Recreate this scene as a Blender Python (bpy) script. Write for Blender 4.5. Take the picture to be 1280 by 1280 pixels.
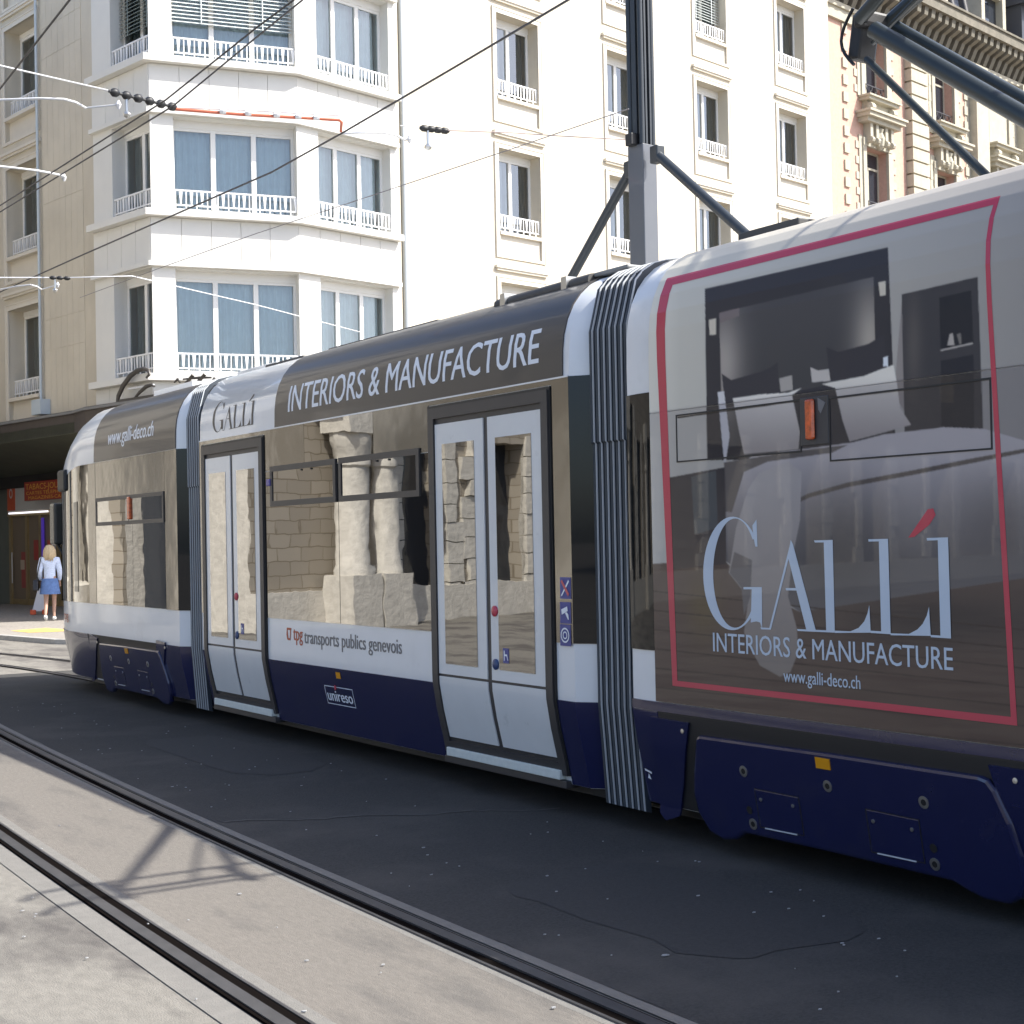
import bpy, bmesh, math, random
import numpy as np
from mathutils import Vector, Matrix
random.seed(7)
for o in list(bpy.data.objects): bpy.data.objects.remove(o)
SC = bpy.context.scene
COL = SC.collection
R_ = math.radians

# ---------------------------------------------------------------- camera
F_PX = 1900.0; CAM_Z = 1.72; VP = (-565.0, 697.0); HSL = 0.02     # pixels of the 1280 photograph
def _setup():
    c = 640.0
    t = np.array([VP[0]-c, VP[1]-c, F_PX]); t /= np.linalg.norm(t)
    p2 = np.array([VP[0]+3000-c, VP[1]-3000*HSL-c, F_PX])
    dn = np.cross(t, p2); dn /= np.linalg.norm(dn)
    if dn[1] < 0: dn = -dn
    up = -dn
    X = np.cross(t, up); X /= np.linalg.norm(X)
    if X[0] < 0: X = -X
    return np.stack([X, t, up])
RM = _setup()
cam = bpy.data.cameras.new('camera'); camo = bpy.data.objects.new('camera', cam); COL.objects.link(camo)
cam.sensor_width = 36; cam.lens = 36*F_PX/1280; cam.clip_start = .05; cam.clip_end = 2000
_r = RM[:, 0]; _u = -RM[:, 1]; _b = -RM[:, 2]
camo.matrix_world = Matrix(((_r[0], _u[0], _b[0], 0), (_r[1], _u[1], _b[1], 0), (_r[2], _u[2], _b[2], CAM_Z), (0, 0, 0, 1)))
SC.camera = camo

# ---------------------------------------------------------------- sky, sun, exposure
SUN_AZ = (0.731, -0.682); SUN_EL = R_(47.6)
w = bpy.data.worlds.new('World'); SC.world = w; w.use_nodes = True
nt = w.node_tree; bgn = nt.nodes['Background']; bgn.inputs['Strength'].default_value = 0.15
sk = nt.nodes.new('ShaderNodeTexSky'); sk.sky_type = 'NISHITA'; sk.sun_disc = False
sk.sun_elevation = SUN_EL; sk.sun_rotation = math.atan2(SUN_AZ[0], SUN_AZ[1])
sk.air_density = 0.75; sk.dust_density = 2.2; sk.ozone_density = 1.0
nt.links.new(sk.outputs[0], bgn.inputs[0])
sl = bpy.data.lights.new('sun', 'SUN'); slo = bpy.data.objects.new('sun', sl); COL.objects.link(slo)
sl.energy = 3.9; sl.angle = R_(0.53); sl.color = (1.0, 0.975, 0.91)
_d = Vector((SUN_AZ[0]*math.cos(SUN_EL), SUN_AZ[1]*math.cos(SUN_EL), math.sin(SUN_EL)))
slo.rotation_euler = _d.to_track_quat('Z', 'Y').to_euler(); slo.location = (20, -20, 40)
SC.view_settings.view_transform = 'Standard'; SC.view_settings.look = 'None'
SC.view_settings.exposure = 1.12; SC.view_settings.gamma = 1.0

# ---------------------------------------------------------------- pixel helpers (photograph pixels -> places)
def ray(x, y): return RM @ np.array([x-640., y-640., F_PX])
def on_x(x, y, d):
    r = ray(x, y); k = d/r[0]; return Vector((d, r[1]*k, r[2]*k+CAM_Z))
def on_z(x, y, z=0.):
    r = ray(x, y); k = (z-CAM_Z)/r[2]; return Vector((r[0]*k, r[1]*k, z))
def on_plane(x, y, p0, n):
    r = ray(x, y); k = ((p0[0])*n[0]+(p0[1])*n[1])/(r[0]*n[0]+r[1]*n[1]); return Vector((r[0]*k, r[1]*k, r[2]*k+CAM_Z))
def horizon(x): return VP[1]-HSL*(x-VP[0])
def at_depth(x, depth):
    r = ray(x, horizon(x)); return Vector((r[0]*depth/F_PX, r[1]*depth/F_PX, 0))
def proj_np(P):
    Q = (P-np.array([0, 0, CAM_Z])) @ RM
    return Q[:, 0]/Q[:, 2]*F_PX+640, Q[:, 1]/Q[:, 2]*F_PX+640

# ---------------------------------------------------------------- materials
def srgb(r, g, b):
    def c(v):
        v /= 255.; return v/12.92 if v <= .04045 else ((v+.055)/1.055)**2.4
    return (c(r), c(g), c(b))
MATS = {}
def pm(name, col, rough=.5, metal=0., var=0., vs=4., bump=0., bs=40., spec=.5, coat=0., ior=1.5, tint2=None, t2s=.6, t2lo=.45, t2hi=.65, stretch=None, emit=None, bdist=.02, coords='Object'):
    if name in MATS: return MATS[name]
    m = bpy.data.materials.new(name); m.use_nodes = True; n = m.node_tree.nodes; L = m.node_tree.links
    b = n['Principled BSDF']
    b.inputs['Base Color'].default_value = (*col, 1); b.inputs['Roughness'].default_value = rough
    b.inputs['Metallic'].default_value = metal; b.inputs['IOR'].default_value = ior
    b.inputs['Specular IOR Level'].default_value = spec; b.inputs['Coat Weight'].default_value = coat; b.inputs['Coat Roughness'].default_value = .04
    if emit: b.inputs['Emission Color'].default_value = (*emit[:3], 1); b.inputs['Emission Strength'].default_value = emit[3]
    if var or bump or tint2:
        tc = n.new('ShaderNodeTexCoord'); mp = n.new('ShaderNodeMapping'); L.new(tc.outputs[coords], mp.inputs[0])
        if stretch: mp.inputs['Scale'].default_value = stretch
    last = None
    if var:
        nz = n.new('ShaderNodeTexNoise'); nz.inputs['Scale'].default_value = vs; nz.inputs['Detail'].default_value = 6; nz.inputs['Roughness'].default_value = .62
        L.new(mp.outputs[0], nz.inputs['Vector'])
        mr = n.new('ShaderNodeMapRange'); mr.inputs[1].default_value = .25; mr.inputs[2].default_value = .75; mr.inputs[3].default_value = 1-var; mr.inputs[4].default_value = 1+var
        L.new(nz.outputs['Fac'], mr.inputs[0])
        mx = n.new('ShaderNodeVectorMath'); mx.operation = 'SCALE'; mx.inputs[0].default_value = col; L.new(mr.outputs[0], mx.inputs['Scale'])
        last = mx.outputs[0]
    if tint2:
        nz2 = n.new('ShaderNodeTexNoise'); nz2.inputs['Scale'].default_value = t2s; nz2.inputs['Detail'].default_value = 8; nz2.inputs['Roughness'].default_value = .65
        L.new(mp.outputs[0], nz2.inputs['Vector'])
        mr2 = n.new('ShaderNodeMapRange'); mr2.inputs[1].default_value = t2lo; mr2.inputs[2].default_value = t2hi; L.new(nz2.outputs['Fac'], mr2.inputs[0])
        mi = n.new('ShaderNodeMix'); mi.data_type = 'RGBA'; L.new(mr2.outputs[0], mi.inputs[0])
        if last: L.new(last, mi.inputs[6])
        else: mi.inputs[6].default_value = (*col, 1)
        mi.inputs[7].default_value = (*tint2, 1); last = mi.outputs[2]
    if last: L.new(last, b.inputs['Base Color'])
    if bump:
        nb = n.new('ShaderNodeTexNoise'); nb.inputs['Scale'].default_value = bs; nb.inputs['Detail'].default_value = 3; L.new(mp.outputs[0], nb.inputs['Vector'])
        bn = n.new('ShaderNodeBump'); bn.inputs['Strength'].default_value = bump; bn.inputs['Distance'].default_value = bdist; L.new(nb.outputs['Fac'], bn.inputs['Height']); L.new(bn.outputs[0], b.inputs['Normal'])
    MATS[name] = m; return m
def glass_mat(name, tint, refl_rough=.0, ior=1.52, wav=.0, body=.55, fac=None):
    """window pane: mirror-like reflection over a lightly tinted see-through sheet"""
    if name in MATS: return MATS[name]
    m = bpy.data.materials.new(name); m.use_nodes = True; n = m.node_tree.nodes; L = m.node_tree.links
    n.remove(n['Principled BSDF']); out = n['Material Output']
    tr = n.new('ShaderNodeBsdfTransparent'); tr.inputs[0].default_value = (*tint, 1)
    gl = n.new('ShaderNodeBsdfGlossy'); gl.inputs['Roughness'].default_value = refl_rough; gl.inputs[0].default_value = (.95, .98, 1, 1)
    fr = n.new('ShaderNodeFresnel'); fr.inputs[0].default_value = ior
    mx = n.new('ShaderNodeMixShader'); L.new(fr.outputs[0], mx.inputs[0]); L.new(tr.outputs[0], mx.inputs[1]); L.new(gl.outputs[0], mx.inputs[2]); L.new(mx.outputs[0], out.inputs[0])
    if wav:
        tc = n.new('ShaderNodeTexCoord'); nz = n.new('ShaderNodeTexNoise'); nz.inputs['Scale'].default_value = .9; nz.inputs['Detail'].default_value = 1
        L.new(tc.outputs['Object'], nz.inputs['Vector']); bn = n.new('ShaderNodeBump'); bn.inputs['Strength'].default_value = wav; bn.inputs['Distance'].default_value = .02
        L.new(nz.outputs['Fac'], bn.inputs['Height']); L.new(bn.outputs[0], gl.inputs['Normal'])
    MATS[name] = m; return m
def vcol_mat(name, rough=.4, spec=.5, coat=0., ior=1.5, coat_ior=1.5):
    if name in MATS: return MATS[name]
    m = bpy.data.materials.new(name); m.use_nodes = True; n = m.node_tree.nodes; L = m.node_tree.links; b = n['Principled BSDF']
    a = n.new('ShaderNodeAttribute'); a.attribute_name = 'Col'; L.new(a.outputs['Color'], b.inputs['Base Color'])
    b.inputs['Roughness'].default_value = rough; b.inputs['Specular IOR Level'].default_value = spec; b.inputs['IOR'].default_value = ior
    b.inputs['Coat Weight'].default_value = coat; b.inputs['Coat Roughness'].default_value = .015; b.inputs['Coat IOR'].default_value = coat_ior
    MATS[name] = m; return m

# tram paints
M_WHITE = pm('tram_white_paint', (.77, .775, .765), .28, coat=.5, var=.03, vs=3, tint2=(.66, .66, .64), t2s=2.2, t2lo=.55, t2hi=.85)
M_BLUE = pm('tram_blue_paint', (.010, .013, .060), .22, coat=.6, var=.08, vs=6, bump=.02, bs=2.0, tint2=(.022, .023, .055), t2s=3, t2lo=.52, t2hi=.8)
M_BROWN = pm('tram_brown_film', (.052, .047, .044), .38, coat=.2, var=.03, vs=3)
M_MIRROR = pm('tram_mirror_window_film', (.30, .295, .285), .012, metal=1., bump=.06, bs=1.1, bdist=.03)
M_BLUR = pm('tram_bronze_film', (.215, .208, .195), .13, metal=1., bump=.25, bs=1.6, bdist=.03)
M_DARKGLASS = pm('tram_dark_glass', (.008, .009, .01), .03, spec=.4, bump=.04, bs=1.5)
M_FRAME = pm('tram_door_rubber_charcoal', (.045, .042, .042), .45, var=.1, vs=8)
M_DOORW = pm('tram_door_pale_grey', (.69, .70, .69), .3, coat=.4, var=.04, vs=3, tint2=(.45, .46, .45), t2s=5, t2lo=.62, t2hi=.78)
M_BLACK = pm('tram_black_plastic', (.012, .012, .013), .5)
M_BELLOW = pm('bellows_rubber_blue_grey', (.030, .040, .052), .6, var=.15, vs=9, stretch=(1, 1, .15))
M_TRIM = pm('bellows_edge_pale', (.55, .57, .58), .5)
M_STEEL = pm('brushed_steel', (.55, .55, .53), .35, metal=1.)
M_TREAD = pm('step_tread_aluminium', (.62, .66, .62), .5, var=.08, vs=20)
M_RED = pm('print_red', (.52, .028, .065), .35, coat=.4)
M_LETTER = pm('print_pale_blue_letters', (.50, .585, .68), .35, coat=.4)
M_LETTW = pm('print_white_letters', (.80, .83, .87), .35)
M_LETTD = pm('print_dark_letters', (.05, .045, .045), .4)
M_LETTG = pm('print_grey_letters', (.16, .16, .165), .4)
M_ORANGE = pm('orange_plastic', (.60, .085, .012), .2, coat=.6, var=.6, vs=22)
M_AMBER = pm('reflector_amber', (.75, .33, .01), .2, coat=.5)
M_STICK = pm('sticker_blue', (.055, .065, .26), .4)
# street
M_RAIL = pm('rail_steel', (.13, .125, .125), .42, metal=.7, var=.2, vs=6)
M_RAILD = pm('rail_groove_shade_and_filler', (.008, .0065, .006), .9, spec=0.)  # near-black holds the shade of the groove's depth; joint filler is dark itself
# building
M_CREAM = pm('cream_limestone', (.58, .525, .425), .8, var=.08, vs=.8, bump=.15, bs=60, tint2=(.50, .45, .36), t2s=.35, t2lo=.5, t2hi=.75)
M_PALE = pm('pale_render_white', (.68, .665, .62), .75, var=.04, vs=1.2, bump=.1, bs=60)
M_CREAM2 = pm('cream_limestone_surround', (.65, .60, .51), .75, var=.05, vs=2., bump=.1, bs=60)
M_WFRAME = pm('window_frame_white', (.76, .75, .72), .45)
M_GRILLE = pm('railing_white_metal', (.78, .77, .75), .45)
M_CURT = pm('curtain_cloth', (.78, .82, .82), .9, var=.08, vs=3)
M_CURT2 = pm('curtain_dark', (.16, .18, .18), .9, var=.15, vs=3)
M_SHUT = pm('shutter_grey_green', (.25, .29, .27), .55)
M_BLIND = pm('blind_slat_pale', (.62, .66, .64), .5)
M_ROOM = pm('room_dark', (.03, .03, .03), .9)
M_PANE = glass_mat('window_pane_glass', (.82, .88, .90), ior=2.5, wav=.05)
M_PANEB = glass_mat('window_pane_bay_glass', (.86, .95, .97), ior=2.1, wav=.03)
M_MAST = pm('mast_paint_dark', (.030, .036, .042), .4, var=.1, vs=5)
M_WIRE = pm('wire_dark', (.035, .032, .035), .5)
M_WIREL = pm('wire_pale', (.62, .62, .62), .4)

# ---------------------------------------------------------------- mesh helpers
ORG = {}
class MB:
    def __init__(s): s.v = []; s.f = []; s.m = []; s.c = 0
    def add(s, vs, fs):
        o = len(s.v); s.v += [tuple(p) for p in vs]; s.f += [tuple(i+o for i in f) for f in fs]; s.m += [s.c]*len(fs); return s
    def box(s, x0, x1, y0, y1, z0, z1):
        return s.add([(x0,y0,z0),(x1,y0,z0),(x1,y1,z0),(x0,y1,z0),(x0,y0,z1),(x1,y0,z1),(x1,y1,z1),(x0,y1,z1)],
                     [(0,3,2,1),(4,5,6,7),(0,1,5,4),(1,2,6,5),(2,3,7,6),(3,0,4,7)])
    def obox(s, c, ux, uy, uz, hx, hy, hz):
        c = Vector(c); ux, uy, uz = Vector(ux), Vector(uy), Vector(uz); P = []
        for k in (-1, 1):
            for (i, j) in ((-1,-1),(1,-1),(1,1),(-1,1)): P.append(c+ux*hx*i+uy*hy*j+uz*hz*k)
        return s.add(P, [(0,3,2,1),(4,5,6,7),(0,1,5,4),(1,2,6,5),(2,3,7,6),(3,0,4,7)])
    def prism(s, poly, d):            # poly: list of 3d points (planar), extruded by vector d
        n = len(poly); d = Vector(d); A = [Vector(p) for p in poly]; B = [p+d for p in A]
        return s.add(A+B, [tuple(range(n)), tuple(reversed(range(n, 2*n)))]+[(i, n+i, n+(i+1) % n, (i+1) % n) for i in range(n)])
    def tube(s, pts, r, n=8, caps=True):
        pts = [Vector(p) for p in pts]; rs = r if isinstance(r, (list, tuple)) else [r]*len(pts); rings = []; ref = None
        for i, p in enumerate(pts):
            t = (pts[min(i+1, len(pts)-1)]-pts[max(i-1, 0)]).normalized()
            if ref is None: ref = t.orthogonal().normalized()
            a = (ref-t*ref.dot(t)).normalized(); ref = a; b = t.cross(a)
            rings.append([p+(a*math.cos(2*math.pi*k/n)+b*math.sin(2*math.pi*k/n))*rs[i] for k in range(n)])
        V = [q for rg in rings for q in rg]; Fc = []
        for i in range(len(pts)-1):
            for k in range(n): Fc.append((i*n+k, i*n+(k+1) % n, (i+1)*n+(k+1) % n, (i+1)*n+k))
        if caps: Fc += [tuple(reversed(range(n))), tuple(range((len(pts)-1)*n, len(pts)*n))]
        return s.add(V, Fc)
    def lathe(s, prof, c, n=12, ax=(0, 0, 1)):
        ax = Vector(ax).normalized(); a = ax.orthogonal().normalized(); b = ax.cross(a); c = Vector(c); V = []; Fc = []
        for (r, h) in prof:
            for k in range(n): V.append(c+ax*h+(a*math.cos(2*math.pi*k/n)+b*math.sin(2*math.pi*k/n))*max(r, 1e-4))
        for i in range(len(prof)-1):
            for k in range(n): Fc.append((i*n+k, i*n+(k+1) % n, (i+1)*n+(k+1) % n, (i+1)*n+k))
        Fc += [tuple(reversed(range(n))), tuple(range((len(prof)-1)*n, len(prof)*n))]
        return s.add(V, Fc)
    def mesh(s, name, mat, smooth=False, org=None):
        me = bpy.data.meshes.new(name); o = org or (0, 0, 0)
        me.from_pydata([(p[0]-o[0], p[1]-o[1], p[2]-o[2]) for p in s.v], [], s.f)
        for mm in (mat if isinstance(mat, (list, tuple)) else [mat]): me.materials.append(mm)
        if isinstance(mat, (list, tuple)): me.polygons.foreach_set('material_index', s.m)
        bm = bmesh.new(); bm.from_mesh(me); bmesh.ops.recalc_face_normals(bm, faces=bm.faces); bm.to_mesh(me); bm.free()
        if smooth: _smooth(me, smooth)
        return me
    def build(s, name, mat, parent=None, smooth=False, bevel=0):
        org = ORG.get(parent.name) if parent else None
        me = s.mesh(name, mat, smooth, org)
        o = bpy.data.objects.new(name, me); COL.objects.link(o)
        if parent: o.parent = parent; ORG[o.name] = org
        else: ORG[o.name] = (0, 0, 0)
        if bevel:
            md = o.modifiers.new('bevel', 'BEVEL'); md.width = bevel; md.segments = 2; md.limit_method = 'ANGLE'; md.angle_limit = R_(40)
        return o
def _smooth(me, ang):
    me.shade_smooth()
    if ang is not True: me.set_sharp_from_angle(angle=R_(ang))
def tag(o, label, cat, group=None, kind=None):
    if label: o['label'] = label
    if cat: o['category'] = cat
    if group: o['group'] = group
    if kind: o['kind'] = kind
    return o
def root(name, loc, label, cat, group=None):
    o = bpy.data.objects.new(name, None); COL.objects.link(o); o.location = loc; o.empty_display_size = .3
    ORG[o.name] = tuple(loc); return tag(o, label, cat, group)
def piece(name, me, parent, loc=(0, 0, 0), rotz=0., local=False):
    """a child that shares mesh data; loc in world unless local"""
    o = bpy.data.objects.new(name, me); COL.objects.link(o); o.parent = parent
    g = (0, 0, 0) if local else ORG[parent.name]
    o.location = (loc[0]-g[0], loc[1]-g[1], loc[2]-g[2]); o.rotation_euler = (0, 0, rotz); ORG[o.name] = (0, 0, 0); return o
def struct(o): o['kind'] = 'structure'; return o

def text2d(body, bold=.0):
    """outline mesh of a line of text: verts [(x,y)], faces, size"""
    cu = bpy.data.curves.new('t', 'FONT'); cu.body = body; cu.resolution_u = 3; cu.size = 1; cu.offset = bold
    ob = bpy.data.objects.new('t', cu); COL.objects.link(ob)
    dg = bpy.context.evaluated_depsgraph_get(); ev = ob.evaluated_get(dg); me = ev.to_mesh()
    V = [(v.co.x, v.co.y) for v in me.vertices]; Fc = [tuple(p.vertices) for p in me.polygons]
    ev.to_mesh_clear(); bpy.data.objects.remove(ob); bpy.data.curves.remove(cu)
    x0 = min(v[0] for v in V); x1 = max(v[0] for v in V)
    return [((x-x0)/(x1-x0), y/.682) for x, y in V], Fc      # width 1, cap height ~1
# ================================================================ ground, road, tracks
M_ROAD = pm('road_worn_asphalt', (.200, .186, .161), .9, var=.20, vs=22, bump=.35, bs=160, tint2=(.095, .086, .078), t2s=1.5, t2lo=.46, t2hi=.62, stretch=(1, .45, 1))
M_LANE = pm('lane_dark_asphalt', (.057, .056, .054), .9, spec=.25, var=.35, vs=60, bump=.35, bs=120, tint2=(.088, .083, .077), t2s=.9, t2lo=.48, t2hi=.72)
M_BED = pm('track_bed_asphalt', (.178, .160, .138), .9, var=.16, vs=40, bump=.4, bs=220, tint2=(.085, .08, .075), t2s=1.4, t2lo=.52, t2hi=.76, stretch=(1.6, .35, 1))
M_CONC = pm('rail_concrete_strip', (.185, .175, .158), .85, var=.12, vs=12, bump=.3, bs=150)
M_PAVE = pm('pavement_pale', (.27, .245, .215), .9, var=.35, vs=14, bump=.3, bs=30)
M_YEL = pm('road_paint_yellow', (.75, .50, .13), .7, var=.1, vs=8)
g = MB(); g.add([(-300, -300, 0), (300, -300, 0), (300, 300, 0), (-300, 300, 0)], [(0, 1, 2, 3)])
struct(g.build('ground', M_ROAD))
def xnear(Y):                               # near track, inner rail (towards the tram)
    return 3.255+.00263*(Y-4)**2 if Y < 18 and Y > 4 else (3.255 if Y <= 4 else 3.77+.0737*(Y-18))
def xtram(Y): return 5.9 if Y < 18 else 5.9-.013*(Y-18)**2 if Y < 30 else 5.9-1.872-.312*(Y-30)
YS = [-30, -10, 0, 4]+[4+i*.9 for i in range(1, 30)]+[32, 36, 42, 50]
def ribbon(mb, fx, a, b, z, ys):            # flat strip from fx(Y)+a to fx(Y)+b
    V = []; Fc = []
    for i, Y in enumerate(ys): V += [(fx(Y)+a, Y, z), (fx(Y)+b, Y, z)]
    for i in range(len(ys)-1): Fc.append((2*i, 2*i+1, 2*i+3, 2*i+2))
    mb.add(V, Fc); return mb
YL = [y for y in YS if y < 21.5]
# dark lane: ragged edge beside the rail
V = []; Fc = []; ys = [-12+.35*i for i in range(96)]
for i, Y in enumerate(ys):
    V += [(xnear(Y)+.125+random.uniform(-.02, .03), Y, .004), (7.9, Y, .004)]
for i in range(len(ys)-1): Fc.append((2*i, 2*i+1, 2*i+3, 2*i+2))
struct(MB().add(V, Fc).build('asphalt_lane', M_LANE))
tr = struct(ribbon(MB(), xnear, -.90, -.13, .004, YS).build('track_bed', M_BED)); ORG[tr.name] = (0, 0, 0)
trk = struct(ribbon(ribbon(ribbon(ribbon(MB(), xnear, -.13, -.045, .0045, YS), xnear, .075, .135, .0065, YS), xnear, -1.235, -1.12, .0045, YS), xnear, -.99, -.90, .0045, YS).build('track_concrete_strip', M_CONC)); ORG[trk.name] = (0, 0, 0)
def rail(fx, off, side, ys, nm):
    # steel head, dark strip coloured as the groove's shade on the gauge side, thin lip
    def prof(a, b, z0, z1):
        m = MB(); V = []; Fc = []
        for Y in ys: V += [(fx(Y)+off+a, Y, z0), (fx(Y)+off+a, Y, z1), (fx(Y)+off+b, Y, z1), (fx(Y)+off+b, Y, z0)]
        for i in range(len(ys)-1):
            for k in range(3): Fc.append((4*i+k, 4*i+k+1, 4*i+4+k+1, 4*i+4+k))
        return m.add(V, Fc)
    s = side
    lo = lambda a, b: (min(a*s, b*s), max(a*s, b*s))
    hd = prof(*lo(-.032, .028), -.01, .016).build('rail', M_RAIL); struct(hd); ORG[hd.name] = (0, 0, 0)
    prof(*lo(.028, .078), -.01, .0075).build('groove', M_RAILD, hd)
    prof(*lo(.078, .092), -.01, .012).build('rail_lip', M_RAIL, hd)
    prof(*lo(-.050, -.032), -.01, .010).build('joint_filler', M_RAILD, hd)
rail(xnear, 0, -1, YS, 'a'); rail(xnear, -1.06, 1, YS, 'b')
YT = [-30, 0, 10]+[18+i*.8 for i in range(24)]+[40, 46]
rail(xtram, 0, 1, YT, 'c'); rail(xtram, 1.06, -1, YT, 'd')
pv = MB(); K = [(2.2, 60), (6.9, 31.2), (7.25, 29.2), (7.6, 27.2), (8.6, 25.6), (10.5, 25.4), (70, 40), (70, 60)]
pv.prism([(x, y, .0) for x, y in reversed(K)], (0, 0, .08))
pvo = struct(pv.build('pavement', M_PAVE)); ORG[pvo.name] = (0, 0, 0)
kb = MB()
for i in range(6):
    p, q = Vector((*K[i], 0)), Vector((*K[i+1], 0)); d = (q-p).normalized(); nn = Vector((d.y, -d.x, 0)); nn = -nn if nn.dot(Vector((-.5, -1, 0))) < 0 else nn
    nseg = max(1, int((q-p).length/1.0)) if i < 5 else 20
    for k in range(nseg):
        a = p+(q-p)*(k/nseg); b = p+(q-p)*((k+1)/nseg) if i < 5 else p+(q-p)*((k+1)/nseg)
        kb.prism([a+d*.006-nn*.15, b-d*.006-nn*.15, b-d*.006+nn*.012, a+d*.006+nn*.012], (0, 0, .086))
M_KERB = pm('kerb_granite', (.34, .33, .31), .8, var=.15, vs=10)
kb.build('kerb', M_KERB, pvo)
yl = MB(); yl.add([(8.55, 31.3, .085), (7.75, 30.9, .085), (7.85, 29.9, .085), (8.85, 29.7, .085)], [(0, 1, 2, 3)])
struct(yl.build('yellow_marking', M_YEL, pvo)); 
sm = MB(); V = []; Fc = []; random.seed(21)          # old repair seam across the lane
for i in range(40):
    t = i/39; x = 3.5+1.9*t; y = 8.9-.9*t+.04*math.sin(t*19)+random.uniform(-.015, .015); V += [(x, y, .0075), (x, y+.022+random.uniform(0, .012), .0075)]
sm.add(V, [(2*i, 2*i+2, 2*i+3, 2*i+1) for i in range(39)]); struct(sm.build('asphalt_seam', pm('seam_tar', (.085, .083, .08), .9)))
for (cx, cy, rx, ry) in ((4.4, 5.6, .5, .9), (4.7, 11.8, .4, 1.3)):
    pt_ = MB(); n = 26; P = [(cx+rx*(1+random.uniform(-.1, .1))*math.copysign(abs(math.cos(2*math.pi*k/n))**.5, math.cos(2*math.pi*k/n)), cy+ry*(1+random.uniform(-.06, .06))*math.copysign(abs(math.sin(2*math.pi*k/n))**.5, math.sin(2*math.pi*k/n)), .0065) for k in range(n)]
    pt_.add(P, [tuple(range(n))]); struct(pt_.build('asphalt_patch', pm('patch_asphalt', (.043, .042, .041), .9, var=.3, vs=70, bump=.2, bs=200)))
# grit and pale specks lying on the asphalt
gm = MB()
for i in range(150):
    if i < 100: x = random.uniform(3.5, 5.1); y = random.uniform(2.5, 17)
    else: x = random.uniform(1.2, 3.1); y = random.uniform(3, 10)
    s = random.uniform(.002, .007)*(2.0 if random.random() < .06 else 1)
    a = random.uniform(0, 3.1); P = []
    for k in range(5):
        t = a+k*1.256; r = s*random.uniform(.5, 1.2); P.append((x+r*math.cos(t)*1.6, y+r*math.sin(t), .009))
    gm.prism(P, (0, 0, .004))
tag(gm.build('road_grit', pm('grit_pale', (.34, .34, .34), .9)), 'pale specks of grit and chewing gum scattered on the asphalt', 'grit', kind='stuff')

# ================================================================ corner building
class FR:
    def __init__(s, p, q):
        s.o = Vector((p[0], p[1], 0)); d = Vector((q[0]-p[0], q[1]-p[1], 0)); s.L = d.length; s.u = d.normalized()
        s.i = Vector((-s.u.y, s.u.x, 0)); s.rz = math.atan2(s.u.y, s.u.x)
    def P(s, a, b, z): return s.o+s.u*a+s.i*b+Vector((0, 0, z))
    def px(s, x, y):
        P = on_plane(x, y, s.o, s.i); return (P-s.o).dot(s.u), P.z
    def box(s, mb, a0, a1, b0, b1, z0, z1):
        mb.add([s.P(a0,b0,z0), s.P(a1,b0,z0), s.P(a1,b1,z0), s.P(a0,b1,z0), s.P(a0,b0,z1), s.P(a1,b0,z1), s.P(a1,b1,z1), s.P(a0,b1,z1)],
               [(0,3,2,1),(4,5,6,7),(0,1,5,4),(1,2,6,5),(2,3,7,6),(3,0,4,7)])
    def wall(s, mb, a0, a1, z0, z1, holes, depth=.35, b=0.):
        A = sorted({a0, a1, *[h[0] for h in holes], *[h[1] for h in holes]}); Z = sorted({z0, z1, *[h[2] for h in holes], *[h[3] for h in holes]})
        for i in range(len(A)-1):
            for j in range(len(Z)-1):
                ca = (A[i]+A[i+1])/2; cz = (Z[j]+Z[j+1])/2
                if any(h[0] < ca < h[1] and h[2] < cz < h[3] for h in holes): continue
                mb.add([s.P(A[i],b,Z[j]), s.P(A[i+1],b,Z[j]), s.P(A[i+1],b,Z[j+1]), s.P(A[i],b,Z[j+1])], [(0,1,2,3)])
        for h in holes:
            c = [(h[0],h[2]),(h[1],h[2]),(h[1],h[3]),(h[0],h[3])]
            for k in range(4):
                p, q = c[k], c[(k+1) % 4]
                mb.add([s.P(p[0],b,p[1]), s.P(q[0],b,q[1]), s.P(q[0],b+depth,q[1]), s.P(p[0],b+depth,p[1])], [(0,1,2,3)])
CP = {n: at_depth(x, F_PX*3.5/p) for n, x, p in [('L0', -160, 143.6), ('L1', 111, 186), ('B0', 124, 190), ('B1', 195, 200), ('B2', 380, 193), ('B3', 505, 181), ('R0', 512, 178), ('R1', 1050, 128.8)]}
TOPZ = 24.0; BZ = 4.35
fL = FR(CP['L0'], CP['L1']); fRet = FR(CP['L1'], CP['B0']); fA = FR(CP['B0'], CP['B1']); fC = FR(CP['B1'], CP['B2']); fD = FR(CP['B2'], CP['B3']); fRet2 = FR(CP['B3'], CP['R0']); fR = FR(CP['R0'], CP['R1'])
BL = root('corner_building', (CP['B1'].x+2, CP['B1'].y+4, 0), 'cream limestone corner building with stacked white bay windows behind the tram', 'building')

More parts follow.
